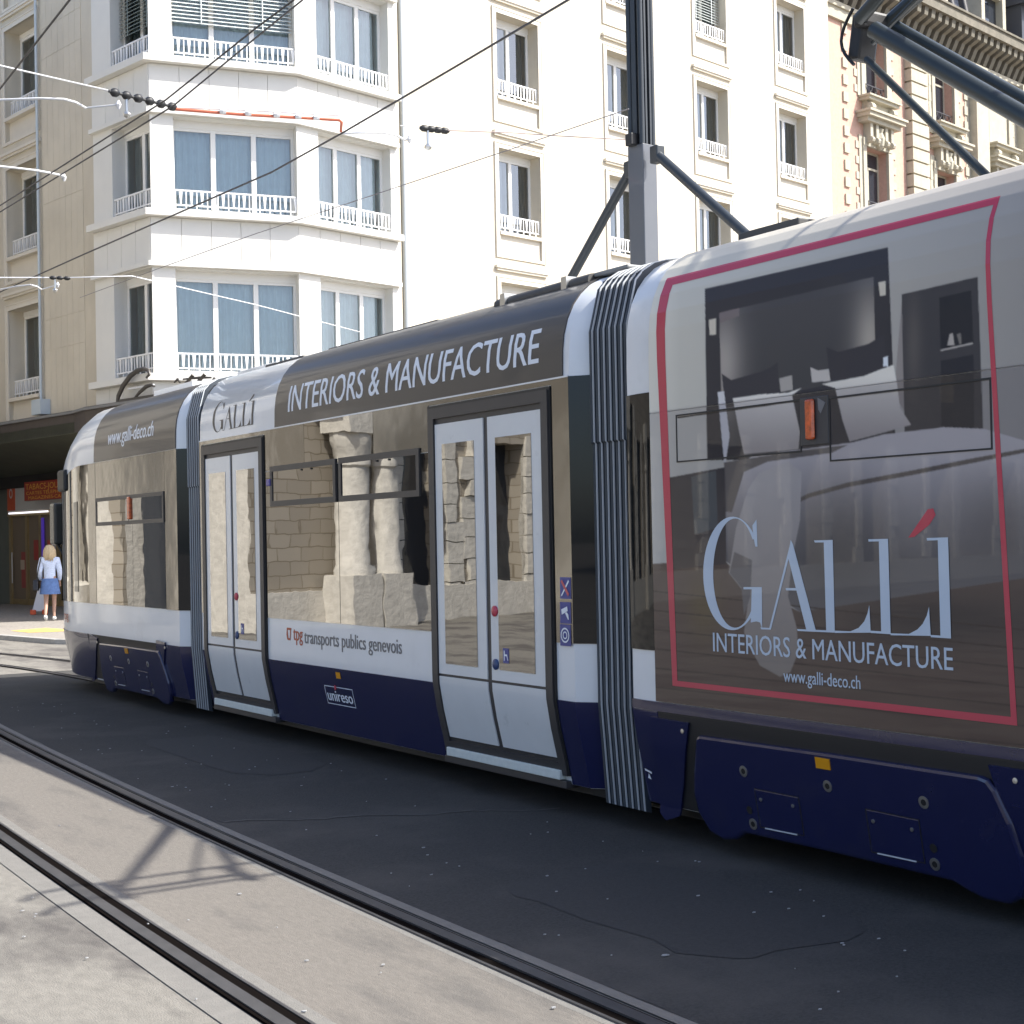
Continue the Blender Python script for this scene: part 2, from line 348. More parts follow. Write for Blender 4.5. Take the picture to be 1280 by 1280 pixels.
_mc = {}
def cached(key, fn):
    if key not in _mc: _mc[key] = fn()
    return _mc[key]
def railing_mesh(w, h=.46):
    m = MB(); m.box(-w/2, w/2, -.02, .02, h-.035, h); m.box(-w/2, w/2, -.015, .015, .10, .13)
    n = max(4, int(w/.115)); 
    for i in range(n+1):
        x = -w/2+.02+(w-.04)*i/n
        if i % 2 == 0: m.box(x-.012, x+.012, -.012, .012, 0, h-.03)
        else:
            m.add([(x-.040,-.011,h-.035),(x+.040,-.011,h-.035),(x+.014,-.011,.13),(x-.014,-.011,.13),(x-.040,.011,h-.035),(x+.040,.011,h-.035),(x+.014,.011,.13),(x-.014,.011,.13)],
                  [(0,1,2,3),(7,6,5,4),(0,3,7,4),(1,5,6,2)])
    return m.mesh('railing', M_GRILLE)
def curtain_mesh(w, h, mat, amp=.06):
    m = MB(); n = max(12, int(w*26)); V = []; Fc = []
    for i in range(n+1):
        x = -w/2+w*i/n; y = amp*math.sin(i*1.7+.4*math.sin(i*.9)); V += [(x, y, 0), (x, y*.8, h)]
    for i in range(n): Fc.append((2*i, 2*i+2, 2*i+3, 2*i+1))
    return m.add(V, Fc).mesh('curtain', mat, smooth=True)
def window_unit(par, fr, a0, a1, zs, zt, depth, panes=2, curtain='full', rail_=True, head=0.0, pane_mat=None, rb=.06, blind=None):
    """par > window > pane, curtain, railing. opening a0..a1, zs..zt; glazing set back by depth"""
    w = a1-a0; h = zt-zs; pane_mat = pane_mat or M_PANE; ft = .065; mt = .11; hz = h-head
    def frame():
        m = MB(); m.box(-w/2, -w/2+ft, 0, .07, 0, hz); m.box(w/2-ft, w/2, 0, .07, 0, hz); m.box(-w/2+ft, w/2-ft, 0, .07, 0, ft+.03); m.box(-w/2+ft, w/2-ft, 0, .07, hz-ft, hz)
        if head: m.box(-w/2, w/2, -.02, .09, hz, h)
        pw = (w-2*ft-(panes-1)*mt)/panes
        for i in range(1, panes):
            x = -w/2+ft+i*pw+(i-1)*mt; m.box(x, x+mt, -.012, .07, ft+.03, hz-ft)
        return m.mesh('window', M_WFRAME)
    c = fr.P((a0+a1)/2, depth, zs)
    o = piece('window', cached(('wf', round(w, 2), round(h, 2), panes, head), frame), par, c, fr.rz)
    pw = (w-2*ft-(panes-1)*mt)/panes
    def pane():
        m = MB(); m.add([(-pw/2, 0, 0), (pw/2, 0, 0), (pw/2, 0, hz-2*ft-.03), (-pw/2, 0, hz-2*ft-.03)], [(0, 1, 2, 3)]); return m.mesh('pane', pane_mat)
    pme = cached(('wp', round(pw, 2), round(h, 2), head, pane_mat.name), pane)
    for i in range(panes):
        x = -w/2+ft+pw/2+i*(pw+mt); piece('pane', pme, o, (x, .03, ft+.03), 0, True)
    if curtain == 'full': piece('curtain', cached(('cu', round(w, 2), round(h, 2)), lambda: curtain_mesh(w-.1, h-.1, M_CURT)), o, (0, .22, .05), 0, True)
    elif curtain == 'half':
        cm = cached(('ch', round(w, 2), round(h, 2)), lambda: curtain_mesh(w*.36, h-.1, M_CURT2))
        piece('curtain', cm, o, (w*.30, .22, .05), 0, True)
        cm2 = cached(('cl', round(w, 2), round(h, 2)), lambda: curtain_mesh(w*.6, h-.1, M_CURT)); piece('curtain', cm2, o, (-w*.19, .26, .05), 0, True)
    elif curtain == 'dark': piece('curtain', cached(('cd', round(w, 2), round(h, 2)), lambda: curtain_mesh(w-.1, h-.1, M_CURT2)), o, (0, .22, .05), 0, True)
    if rail_: piece('railing', cached(('rl', round(w, 2)), lambda: railing_mesh(w-.03)), o, (0, rb-depth, 0), 0, True)
    if blind:
        def bl():
            m = MB(); n = int((h*blind)/.085)
            for i in range(n):
                z = h-.04-i*.085; m.add([(-w/2+.03,-.035,z-.05),(w/2-.03,-.035,z-.05),(w/2-.03,.025,z),(-w/2+.03,.025,z),(-w/2+.03,-.03,z-.055),(w/2-.03,-.03,z-.055),(w/2-.03,.03,z-.006),(-w/2+.03,.03,z-.006)], [(0,1,2,3),(7,6,5,4),(0,4,5,1),(2,6,7,3)])
            for x in (-w/4, w/4): m.box(x-.012, x+.012, -.045, -.038, h-h*blind, h)
            return m.mesh('blind', M_BLIND if fr is not fA else M_SHUT)
        piece('blind', cached(('bl', round(w, 2), blind, fr is fA), bl), o, (0, -.09, 0), 0, True)
    return o
def surround(par, fr, a0, a1, zs, zt, spand, mat, lint=.36):
    """raised border round opening and spandrel, lintel moulding and sill"""
    w = a1-a0; h = zt-zs
    def mk():
        m = MB(); t = .12; p = -.03; zb = -spand
        m.box(-w/2-t, -w/2, p, .02, zb-.08, h+t); m.box(w/2, w/2+t, p, .02, zb-.08, h+t); m.box(-w/2, w/2, p, .02, h, h+t); m.box(-w/2, w/2, p, .02, zb-.08, zb)
        m.box(-w/2-t-.03, -w/2-t, p-.015, .02, zb-.08, h+t+.03); m.box(w/2+t, w/2+t+.03, p-.015, .02, zb-.08, h+t+.03); m.box(-w/2-t, w/2+t, p-.015, .02, h+t, h+t+.03)
        m.box(-w/2-t-.08, w/2+t+.08, p-.07, .02, h+lint, h+lint+.07); m.box(-w/2-t-.04, w/2+t+.04, p-.035, .02, h+lint-.06, h+lint)
        m.box(-w/2, w/2, -.06, .30, -.09, -.004)
        return m.mesh('window_surround', mat)
    return piece('window_surround', cached(('su', round(w, 2), round(h, 2), round(spand, 2)), mk), par, fr.P((a0+a1)/2, 0, zs), fr.rz)

# ---- right facade: four columns of windows
WR = MB(); holes = []; WU = []
aC = []
for (xl, xr, y) in ((619, 679, 230), (757, 809, 230), (869, 911, 150), (971, 1009, 160)):
    a0, _ = fR.px(xl, y); a1, _ = fR.px(xr, y); aC.append((a0+a1)/2)
wR = 1.62
zsA = sum(fR.px(x, y)[1] for x, y in ((677, 304), (911, 341), (1007, 358)))/3
zsB = sum(fR.px(x, y)[1] for x, y in ((672, 136), (786, 167), (911, 199), (1007, 225)))/4
zsC = sum(fR.px(x, y)[1] for x, y in ((911, 57), (1001, 92)))/2
rowsR = [zsA-3.55, zsA, zsB, zsC, zsC+3.4]
for ci, a in enumerate(aC):
    for ri, zs in enumerate(rowsR):
        if ri == 0 and ci > 2: continue
        holes.append((a-wR/2, a+wR/2, zs-.62, zs+2.2)); WU.append((ci, ri, a, zs))
fR.wall(WR, 0, fR.L, BZ, TOPZ, holes, .42)
fR.wall(WR, 0, fR.L, 0, BZ, [], .4)
WR.build('wall_right', M_CREAM, BL)
for ci, ri, a, zs in WU:
    surround(BL, fR, a-wR/2, a+wR/2, zs, zs+2.2, .62, M_CREAM2)
    window_unit(BL, fR, a-wR/2, a+wR/2, zs, zs+2.2, .36, 2, 'half', True, head=.16, blind=(.72 if (ci, ri) == (2, 3) else None))
sp = MB(); sp.box(-wR/2, wR/2, .04, .30, 0, .56); spm = sp.mesh('spandrel_panel', M_CREAM2)
for ci, ri, a, zs in WU: piece('spandrel_panel', spm, BL, fR.P(a, 0, zs-.615), fR.rz)
# ---- left facade: one column in view, slabs
WL = MB(); hl = []; aL = (fL.px(8, 200)[0]+fL.px(47, 200)[0])/2; wL = fL.px(47, 200)[0]-fL.px(8, 200)[0]
zL = [fL.px(47, 129)[1], fL.px(47, 310)[1], fL.px(47, 492)[1]]; zL = [zL[0]+3.45]+zL
for zs in zL: hl.append((aL-wL/2, aL+wL/2, zs-.62, zs+2.25))
fL.wall(WL, 0, fL.L, BZ, TOPZ, hl, .8)
fRet.wall(WL, 0, fRet.L, BZ, TOPZ, []); fRet2.wall(WL, 0, fRet2.L, 0, TOPZ, [])
WL.build('wall_left', M_CREAM, BL)
for zs in zL:
    surround(BL, fL, aL-wL/2, aL+wL/2, zs, zs+2.25, .62, M_CREAM2)
    window_unit(BL, fL, aL-wL/2, aL+wL/2, zs, zs+2.25, .42, 2, 'dark', True, head=.12, rb=.14)
sp2 = MB(); sp2.box(-wL/2, wL/2, .10, .5, 0, .56); spm2 = sp2.mesh('spandrel_panel', M_CREAM2)
for zs in zL: piece('spandrel_panel', spm2, BL, fL.P(aL, 0, zs-.615), fL.rz)
# facing slabs between window and bay corner on the left facade: thin joints
aW = aL+wL/2+.30; slabs = [BZ+.6]
zrow = [BZ+.62, zL[3]+1.0, zL[3]+1.75, zL[2]+1.0, zL[2]+1.75, zL[1]+1.0, zL[1]+1.75, TOPZ]
for j in range(len(zrow)-1):
    n = 7
    for i in range(n):
        a0 = aW+(fL.L-aW)*i/n; a1 = aW+(fL.L-aW)*(i+1)/n
        m = MB(); fL.box(m, a0+.004, a1-.004, -.012-random.uniform(0, .003), .0, zrow[j]+.004, zrow[j+1]-.004); m.build('stone_slab', M_CREAM, BL)
# ---- bay: three faces, storeys
zSill = [CAM_Z+(horizon(195)-y)*3.5/200 for y in (467, 260, 66)]; zHead = [CAM_Z+(horizon(195)-y)*3.5/200 for y in (333, 140)]
zSill.append(zSill[2]+3.5); zHead += [zSill[2]+2.25, zSill[3]+2.25]
bayP = [CP['B0'], CP['B1'], CP['B2'], CP['B3']]
WB = MB()
winA = (fA.px(140, 200)[0], fA.px(188, 200)[0]); winC = (fC.px(217, 200)[0], fC.px(371, 200)[0]); winD = (fD.px(398, 200)[0], fD.px(488, 200)[0])
for f, wn in ((fA, winA), (fC, winC), (fD, winD)):
    f.wall(WB, 0, f.L, BZ, TOPZ, [(wn[0], wn[1], zSill[k]+.03, zHead[k]) for k in range(4)], .55)
WB.build('wall_bay', M_PALE, BL)
for k in range(4):
    for f, wn, n, cu, dp in ((fA, winA, 2, 'dark', .34), (fC, winC, 3, 'full', .30), (fD, winD, 3, 'full', .30)):
        bl = None
        if k == 2 and f is fC: bl = .62
        if k == 2 and f is fA: bl = .66
        window_unit(BL, f, wn[0], wn[1], zSill[k]+.03, zHead[k], dp, n, cu, True, head=.17, pane_mat=M_PANEB, blind=bl, rb=.05)
def loop_ledge(mb, proj, z0, z1, pts=bayP):
    V = []; n = len(pts)
    outs = []
    for i in range(n):
        ns = []
        if i > 0: d = (pts[i]-pts[i-1]).normalized(); ns.append(Vector((d.y, -d.x, 0)))
        if i < n-1: d = (pts[i+1]-pts[i]).normalized(); ns.append(Vector((d.y, -d.x, 0)))
        nn = sum(ns, Vector()).normalized(); k = 1/max(.4, nn.dot(ns[0])); outs.append(pts[i]+nn*proj*k)
    for i in range(n): V += [(pts[i].x, pts[i].y, z0), (outs[i].x, outs[i].y, z0), (outs[i].x, outs[i].y, z1), (pts[i].x, pts[i].y, z1)]
    Fc = []
    for i in range(n-1):
        for e in range(4): Fc.append((4*i+e, 4*i+(e+1) % 4, 4*i+4+(e+1) % 4, 4*i+4+e))
    Fc += [(0, 1, 2, 3), (4*n-1, 4*n-2, 4*n-3, 4*n-4)]
    mb.add(V, Fc)
for k in range(4):
    m = MB(); loop_ledge(m, .21, zSill[k]-.15, zSill[k]); m.build('sill_ledge', M_PALE, BL)
    m = MB(); loop_ledge(m, .12, zHead[k]+.03, zHead[k]+.13); m.build('head_ledge', M_PALE, BL)
# parapet slabs on the bay, vertical joints
for k in range(4):
    z0 = (zHead[k-1]+.13) if k > 0 else BZ+.6; z1 = zSill[k]-.17
    for f, n in ((fA, 4), (fC, 5), (fD, 5)):
        for i in range(n):
            a0 = f.L*i/n; a1 = f.L*(i+1)/n
            m = MB(); f.box(m, a0+(.006 if i else .0), a1-(.006 if i < n-1 else .0), -.02-random.uniform(0, .002), 0, z0+.006, z1-.006); m.build('parapet_slab', M_PALE, BL)
# downpipes on the bay's right shoulder and left window
m = MB(); m.tube([fRet2.P(fRet2.L*.6, -.07, 5), fRet2.P(fRet2.L*.6, -.07, TOPZ)], .06, 10); m.build('downpipe', pm('zinc_pipe', (.33, .35, .36), .5, metal=.5), BL, smooth=50)
m = MB(); m.tube([fL.P(aL+wL/2+.21, -.10, BZ+.62), fL.P(aL+wL/2+.21, -.10, TOPZ)], .035, 8); fL.box(m, aL+wL/2+.05, aL+wL/2+.55, -.28, -.02, BZ+.63, BZ+1.0); m.build('conduit', pm('conduit_pale_blue', (.48, .54, .58), .5), BL, smooth=50)
# canopy fascia round the foot of the upper floors, soffit over the shop
M_CANOPY = pm('canopy_brown_metal', (.075, .062, .055), .5, var=.15, vs=3)
M_SOFFIT = pm('soffit_olive', (.085, .088, .062), .8, var=.15, vs=1.5)
cp_pts = [CP['L0'], CP['L1'], CP['B0'], CP['B1'], CP['B2'], CP['B3'], CP['R0']]
m = MB(); loop_ledge(m, .30, BZ+.05, BZ+.58, cp_pts); cn = m.build('canopy_fascia', M_CANOPY, BL)
m = MB(); loop_ledge(m, .36, BZ+.50, BZ+.56, cp_pts); m.build('canopy_trim', pm('canopy_trim_grey', (.2, .2, .2), .5), BL)
REC = 2.5
m = MB(); m.add([fL.P(0, -.3, BZ+.04), fL.P(fL.L, -.3, BZ+.04), fL.P(fL.L+3, REC, 3.72), fL.P(0, REC, 3.72), fL.P(0, -.3, BZ+.30), fL.P(fL.L, -.3, BZ+.30), fL.P(fL.L+3, REC, BZ+.3), fL.P(0, REC, BZ+.3)], [(0,1,2,3),(7,6,5,4),(0,4,5,1),(1,5,6,2),(2,6,7,3),(3,7,4,0)])
m.build('soffit', M_SOFFIT, BL)
m = MB(); fL.box(m, 0, fL.L+3, REC-.30, REC, 3.45, 3.80); m.build('shop_lintel', pm('shop_lintel_dark', (.025, .022, .02), .6), BL)
m = MB(); fL.box(m, 0, fL.L-7.2, REC, REC+.3, 0.0, 3.9); m.build('shop_wall', pm('shop_wall_grey_green', (.16, .17, .145), .8, var=.1, vs=2), BL)
# ground floor behind bay, roof and back walls close the volume
m = MB()
Q = [fL.P(fL.L+3.2, REC, 0), CP['B1']+Vector((.6, 1.2, 0)), CP['B2']+Vector((.0, 1.2, 0)), CP['B3'], CP['R0']]
for i in range(len(Q)-1): m.add([(Q[i].x, Q[i].y, 0), (Q[i+1].x, Q[i+1].y, 0), (Q[i+1].x, Q[i+1].y, BZ+.3), (Q[i].x, Q[i].y, BZ+.3)], [(0, 1, 2, 3)])
m.build('ground_floor_wall', M_CREAM2, BL)
bk1 = fR.P(fR.L, 12, 0); bk0 = fL.P(0, 12, 0)
m = MB(); ring = [CP['L0'], CP['L1'], CP['B0'], CP['B1'], CP['B2'], CP['B3'], CP['R0'], CP['R1'], bk1, bk0]
m.prism([(p.x, p.y, TOPZ) for p in reversed(ring)], (0, 0, .4))
for p, q in ((CP['R1'], bk1), (bk1, bk0), (bk0, CP['L0'])): m.add([(p.x, p.y, 0), (q.x, q.y, 0), (q.x, q.y, TOPZ), (p.x, p.y, TOPZ)], [(0, 1, 2, 3)])
m.build('roof_slab', M_CREAM2, BL)
# bay corner soffit (underside of the bay above the ground floor)
m = MB(); und = [fL.P(fL.L-.02, 0, BZ), CP['B0'], CP['B1'], CP['B2'], CP['B3'], CP['B3']+Vector((0, 3, 0)), fL.P(fL.L, 5, BZ)]
m.prism([(p.x, p.y, BZ+.30) for p in und], (0, 0, .2)); m.build('bay_soffit', M_SOFFIT, BL)

# ================================================================ ornate building beyond
OB0 = fR.P(fR.L+.02, .35, 0); fO = FR(OB0, OB0+fR.u*40)
OB = root('ornate_building', (fO.P(10, 5, 0).x, fO.P(10, 5, 0).y, 0), 'ornate pink brick and sandstone building with heavy cornice and slate mansard roof', 'building')
M_SAND = pm('sandstone_warm', (.44, .405, .32), .85, var=.12, vs=3, bump=.2, bs=30)
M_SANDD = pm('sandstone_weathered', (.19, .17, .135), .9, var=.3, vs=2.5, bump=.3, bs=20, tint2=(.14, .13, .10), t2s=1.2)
M_PINK = pm('pink_brick', (.54, .345, .27), .85, var=.10, vs=8)
M_SLATE = pm('slate_blue_grey', (.24, .26, .31), .6, var=.2, vs=5)
M_DPANE = pm('dark_window_glass', (.03, .035, .045), .05, spec=.7)
oa = lambda x, y=120: fO.px(x, y)[0]
zO = lambda x, y: fO.px(x, y)[1]
z_sill = zO(1097, 130); z_ped = zO(1099, 153); z_up_top = z_sill+2.4
z_lo_top = z_ped-1.05; z_lo_sill = z_lo_top-2.45
z_fr = zO(1160, 60); z_gut = zO(1160, 14)
cols = [(oa(1080, 100), oa(1104, 100)), (oa(1166, 130), oa(1191, 130)), (oa(1236, 150), oa(1259, 150))]
wO = sum(c[1]-c[0] for c in cols)/3
holes = []
for c in cols:
    cc = (c[0]+c[1])/2
    holes += [(cc-wO/2, cc+wO/2, z_sill+.05, z_up_top), (cc-wO/2, cc+wO/2, z_lo_sill, z_lo_top)]
    holes.append((cc-wO/2, cc+wO/2, z_lo_sill-4.2, z_lo_sill-1.9))
m = MB(); fO.wall(m, 0, 40, 0, z_gut-.2, holes, .4); m.build('wall', M_PINK, OB)
for h in holes:
    c = (h[0]+h[1])/2; w = h[1]-h[0]; H_ = h[3]-h[2]
    def mk():
        m = MB(); m.box(-w/2, -w/2+.08, 0, .06, 0, H_); m.box(w/2-.08, w/2, 0, .06, 0, H_); m.box(-.05, .05, 0, .06, 0, H_-.65); m.box(-w/2+.08, w/2-.08, 0, .06, H_-.65, H_-.57); m.box(-w/2+.08, w/2-.08, 0, .06, H_-.08, H_); return m.mesh('window', M_SAND)
    o = piece('window', cached(('ow', round(H_, 1)), mk), OB, fO.P(c, .33, h[2]), fO.rz)
    piece('pane', cached(('op', round(H_, 1)), lambda: MB().add([(-w/2, 0, 0), (w/2, 0, 0), (w/2, 0, H_), (-w/2, 0, H_)], [(0, 1, 2, 3)]).mesh('pane', M_DPANE)), o, (0, .03, 0), 0, True)
    def gr():
        m = MB(); m.box(-w/2, w/2, -.015, .015, .52, .56); m.box(-w/2, w/2, -.012, .012, .04, .07)
        for i in range(9):
            x = -w/2+.08+(w-.16)*i/8; m.tube([(x, 0, .05), (x+.07*(-1)**i, 0, .2), (x-.06*(-1)**i, 0, .38), (x, 0, .54)], .016, 5)
        return m.mesh('balcony_grille', M_WIRE)
    piece('balcony_grille', cached(('og', 1), gr), o, (0, -.28, 0), 0, True)
for c in cols:
    cc = (c[0]+c[1])/2
    for (s0, s1, up) in ((z_sill+.05, z_up_top, 1), (z_lo_sill, z_lo_top, 0)):
        def mk():
            m = MB(); H_ = s1-s0
            for s in (-1, 1):
                x0, x1 = sorted((s*wO/2, s*(wO/2+.22))); m.box(x0, x1, -.10, .02, 0, H_+.25); x0, x1 = sorted((s*(wO/2+.22), s*(wO/2+.42))); m.box(x0, x1, -.05, .02, 0, H_+.35)
                for j in range(5):
                    x0, x1 = sorted((s*(wO/2+.42), s*(wO/2+.62))); m.box(x0, x1, -.035, .02, .1+j*.55, .36+j*.55)
            m.box(-wO/2-.22, wO/2+.22, -.12, .02, H_+.0, H_+.28); m.box(-.16, .16, -.25, .02, H_+.05, H_+.4)
            return m.mesh('window_surround', M_SAND)
        piece('window_surround', cached(('os', up), mk), OB, fO.P(cc, 0, s0), fO.rz)
    def sl_():
        m = MB(); m.box(-1.05, 1.05, -.42, 0, -.12, .05); m.box(-1.12, 1.12, -.50, 0, .05-.06, .05); m.box(-.85, .85, -.2, 0, -.75, -.12)
        for x in (-.75, .75): m.lathe([(.05, -.16), (.17, -.12), (.17, .12), (.05, .16)], (x, -.28, -.36), 10, (1, 0, 0)); m.box(x-.11, x+.11, -.3, 0, -.6, -.2)
        return m.mesh('sill_with_scrolls', M_SAND)
    piece('sill_with_scrolls', cached(('osl', 1), sl_), OB, fO.P(cc, 0, z_sill), fO.rz)
    def pd():
        m = MB(); m.box(-1.25, 1.25, -.55, 0, -.1, .04); m.box(-1.15, 1.15, -.40, 0, -.26, -.1); m.box(-1.32, 1.32, -.62, 0, .04, .12)
        for x in (-.72, -.32, .32, .72): m.box(x-.09, x+.09, -.30, 0, -.95, -.26); m.lathe([(.04, -.1), (.11, -.08), (.11, .08), (.04, .1)], (x, -.28, -.85), 8, (1, 0, 0))
        m.lathe([(.02, -.5), (.16, -.35), (.2, -.1), (.12, .12), (.17, .25), (.02, .34)], (0, -.18, -.62), 9, (0, 0, 1))
        return m.mesh('window_pediment', M_SAND)
    piece('window_pediment', cached(('opd', 1), pd), OB, fO.P(cc, 0, z_ped), fO.rz)
# quoin strips, block by block, then pilasters
qm = MB(); qm.box(-.62, .62, -.30, 0, 0, .42); qme = qm.mesh('quoin', M_SAND)
qs = MB(); qs.box(-.16, .16, -.06, 0, 0, .34); qsme = qs.mesh('quoin', M_SAND)
m = MB(); fO.box(m, 0, .42, -.04, 0, 0, z_fr); m.build('edge_strip', M_SAND, OB)
a = oa(1141, 120); z = z_lo_sill-1
qb = MB(); fO.box(qb, a-.5, a+.5, -.22, 0, 0, z_fr); qb.build('quoin_pier', M_SAND, OB)
while z < z_fr-.5: piece('quoin', qme, OB, fO.P(a, 0, z), fO.rz); z += .49
for x in (1056, 1162, 1206):
    a = oa(x, 120); z = z_lo_sill-1
    while z < z_fr-.5: piece('quoin', qsme, OB, fO.P(a, 0, z), fO.rz); z += .60
for x0, x1 in ((1211, 1226), (1270, 1290)):
    m = MB(); fO.box(m, oa(x0, 150), oa(x1, 150), -.35, 0, 0, z_fr); m.build('pilaster', M_SAND, OB)
m = MB(); fO.box(m, oa(1206, 150), oa(1300, 150), -.02, 0, 0, z_fr); m.build('stone_field', M_SAND, OB)
m = MB(); fO.box(m, 0, 40, -.12, 0, z_fr-.45, z_fr-.05); fO.box(m, 0, 40, -.2, 0, z_fr-.05, z_fr+.12); m.build('frieze', M_SAND, OB)
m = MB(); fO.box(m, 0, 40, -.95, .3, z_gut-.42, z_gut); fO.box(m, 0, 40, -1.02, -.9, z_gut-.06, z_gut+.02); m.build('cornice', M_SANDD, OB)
cb = MB(); H_ = z_gut-.42-z_fr-.12
cb.add([(-.13,-.85,H_),(.13,-.85,H_),(.13,-.8,H_-.3),(-.13,-.8,H_-.3),(.13,-.42,H_*.45),(-.13,-.42,H_*.45),(.13,-.22,0),(-.13,-.22,0),(-.13,0,0),(.13,0,0),(.13,0,H_),(-.13,0,H_)],
       [(0,1,2,3),(3,2,4,5),(5,4,6,7),(7,6,9,8),(0,11,10,1),(1,10,9,6,4,2),(0,3,5,7,8,11),(8,9,10,11)])
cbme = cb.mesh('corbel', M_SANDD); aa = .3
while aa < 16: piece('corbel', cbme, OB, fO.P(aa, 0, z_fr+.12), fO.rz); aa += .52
rt = TOPZ-1
m = MB(); m.add([fO.P(0, .3, z_gut), fO.P(40, .3, z_gut), fO.P(40, 2.2, z_gut+5), fO.P(0, 2.2, z_gut+5), fO.P(40, 12, z_gut+5.5), fO.P(0, 12, z_gut+5.5)], [(0,1,2,3),(3,2,4,5)])
for p, q in ((fO.P(0, 0, 0), fO.P(0, 12, 0)), (fO.P(0, 12, 0), fO.P(40, 12, 0)), (fO.P(40, 12, 0), fO.P(40, 0, 0))): m.add([p, q, q+Vector((0, 0, z_gut)), p+Vector((0, 0, z_gut))], [(0, 1, 2, 3)])
rf = m.build('mansard_roof', M_SLATE, OB)
# slate courses as real overlapping strips near the eaves
for j in range(12):
    z = z_gut+.05+j*.36; b = .3+1.9*(z-z_gut)/5
    m = MB(); m.add([fO.P(0, b-.03, z), fO.P(16, b-.03, z), fO.P(16, b+.12, z+.37), fO.P(0, b+.12, z+.37)], [(0, 1, 2, 3)]); m.build('slate_course', M_SLATE, rf)
for x0, x1 in ((1160, 1184), (1226, 1256)):
    a0, a1 = oa(x0, 30), oa(x1, 30); m = MB()
    fO.box(m, a0, a0+.28, -.05, 2.6, z_gut, z_gut+2.7); fO.box(m, a1-.28, a1, -.05, 2.6, z_gut, z_gut+2.7); fO.box(m, a0-.15, a1+.15, -.18, 2.6, z_gut+2.7, z_gut+3.0); fO.box(m, a0+.28, a1-.28, -.05, 2.6, z_gut, z_gut+.25)
    fO.box(m, a0+.28, a1-.28, .02, .3, z_gut+1.9, z_gut+2.7)
    d = m.build('dormer', M_SAND, OB)
    m = MB(); fO.box(m, a0+.28, a1-.28, .25, .3, z_gut+.25, z_gut+1.9); m.build('dormer_window', M_DPANE, d)
for x in (1197, 1214): m = MB(); m.tube([fO.P(oa(x, 20), .1, z_gut), fO.P(oa(x, 20), .9, z_gut+4)], .16, 8); m.build('roof_pipe', M_WIRE, OB, smooth=50)
m = MB(); fO.box(m, oa(1266, 40), oa(1266, 40)+4, -.4, 4, z_gut+.3, z_gut+6); fO.box(m, oa(1264, 40), oa(1264, 40)+5, -.9, 4, z_gut+1.9, z_gut+2.3); m.build('corner_turret', pm('zinc_dark', (.05, .055, .07), .5), OB)

# ================================================================ stone building across the street (seen mirrored in the tram)
SB0 = Vector((-1.0, 27.3, 0)); sdir = Vector((-.953, .303, 0)); fS = FR(SB0+sdir*48, SB0)
ST = root('stone_building', (SB0+sdir*20)[:], 'brown stone building with white quoins and twin columns mirrored in the tram windows', 'building')
m_b = bpy.data.materials.new('brown_ashlar'); m_b.use_nodes = True; MATS['brown_ashlar'] = m_b
_n = m_b.node_tree.nodes; _l = m_b.node_tree.links; _bs = _n['Principled BSDF']; _bs.inputs['Roughness'].default_value = .9
_tc = _n.new('ShaderNodeTexCoord'); _mp = _n.new('ShaderNodeMapping'); _mp.inputs['Rotation'].default_value = (R_(90), 0, 0); _br = _n.new('ShaderNodeTexBrick')
_br.inputs['Scale'].default_value = 1.0; _br.inputs['Brick Width'].default_value = .55; _br.inputs['Row Height'].default_value = .27; _br.inputs['Mortar Size'].default_value = .012
_br.inputs['Color1'].default_value = (.36, .32, .26, 1); _br.inputs['Color2'].default_value = (.29, .255, .205, 1); _br.inputs['Mortar'].default_value = (.2, .165, .12, 1)
_l.new(_tc.outputs['Object'], _mp.inputs[0]); _l.new(_mp.outputs[0], _br.inputs[0]); _l.new(_br.outputs[0], _bs.inputs['Base Color'])
_bm = _n.new('ShaderNodeBump'); _bm.inputs['Strength'].default_value = .5; _nz = _n.new('ShaderNodeTexNoise'); _nz.inputs['Scale'].default_value = 6; _nz.inputs['Detail'].default_value = 6
_l.new(_tc.outputs['Object'], _nz.inputs['Vector']); _l.new(_nz.outputs['Fac'], _bm.inputs['Height']); _l.new(_bm.outputs[0], _bs.inputs['Normal'])
M_WSTONE = pm('white_rough_stone', (.55, .52, .46), .9, var=.2, vs=5, bump=.8, bs=9)
Ls = 48.0
def sb(t): return Ls-t                      # t: distance from the corner along the facade
ops = [(4.1, 5.5, 0, 4.6), (6.6, 8.3, 0, 3.9), (11.5, 13.4, 0, 4.2), (16, 18, 0, 4.2), (20.5, 22.5, 0, 4.2), (25, 27, 0, 4.2), (30, 32, 0, 4.2), (36, 38, 0, 4.2)]
hs = [(sb(b), sb(a), z0, z1) for a, b, z0, z1 in ops]
for fl in range(2):
    for i in range(11): hs.append((sb(3.2+i*4+1.2), sb(3.2+i*4), 6.2+fl*4, 8.6+fl*4))
m = MB(); fS.wall(m, 0, Ls, 0, 15, hs, .6); m.build('wall', m_b, ST)
m = MB(); e = SB0+Vector((.30, .95, 0))*45
fE = FR(SB0, e); oe = [(2.2, 4.0, 0, 4.4), (7.5, 9.6, 0, 4.6), (12.5, 14.5, 0, 4.4), (17, 19, 0, 4.6), (23, 25, 0, 4.6), (30, 32, 0, 4.6)]
fE.wall(m, 0, fE.L, 0, 15, [h for h in oe]+[(1.5+i*3.6, 3.0+i*3.6, 6.2+j*4, 8.6+j*4) for i in range(11) for j in range(2)], .5); m.build('side_wall', M_WSTONE, ST)
m = MB(); fE.box(m, .6, fE.L, .45, .5, 0, 14.9); m.build('side_glass', M_DPANE, ST)
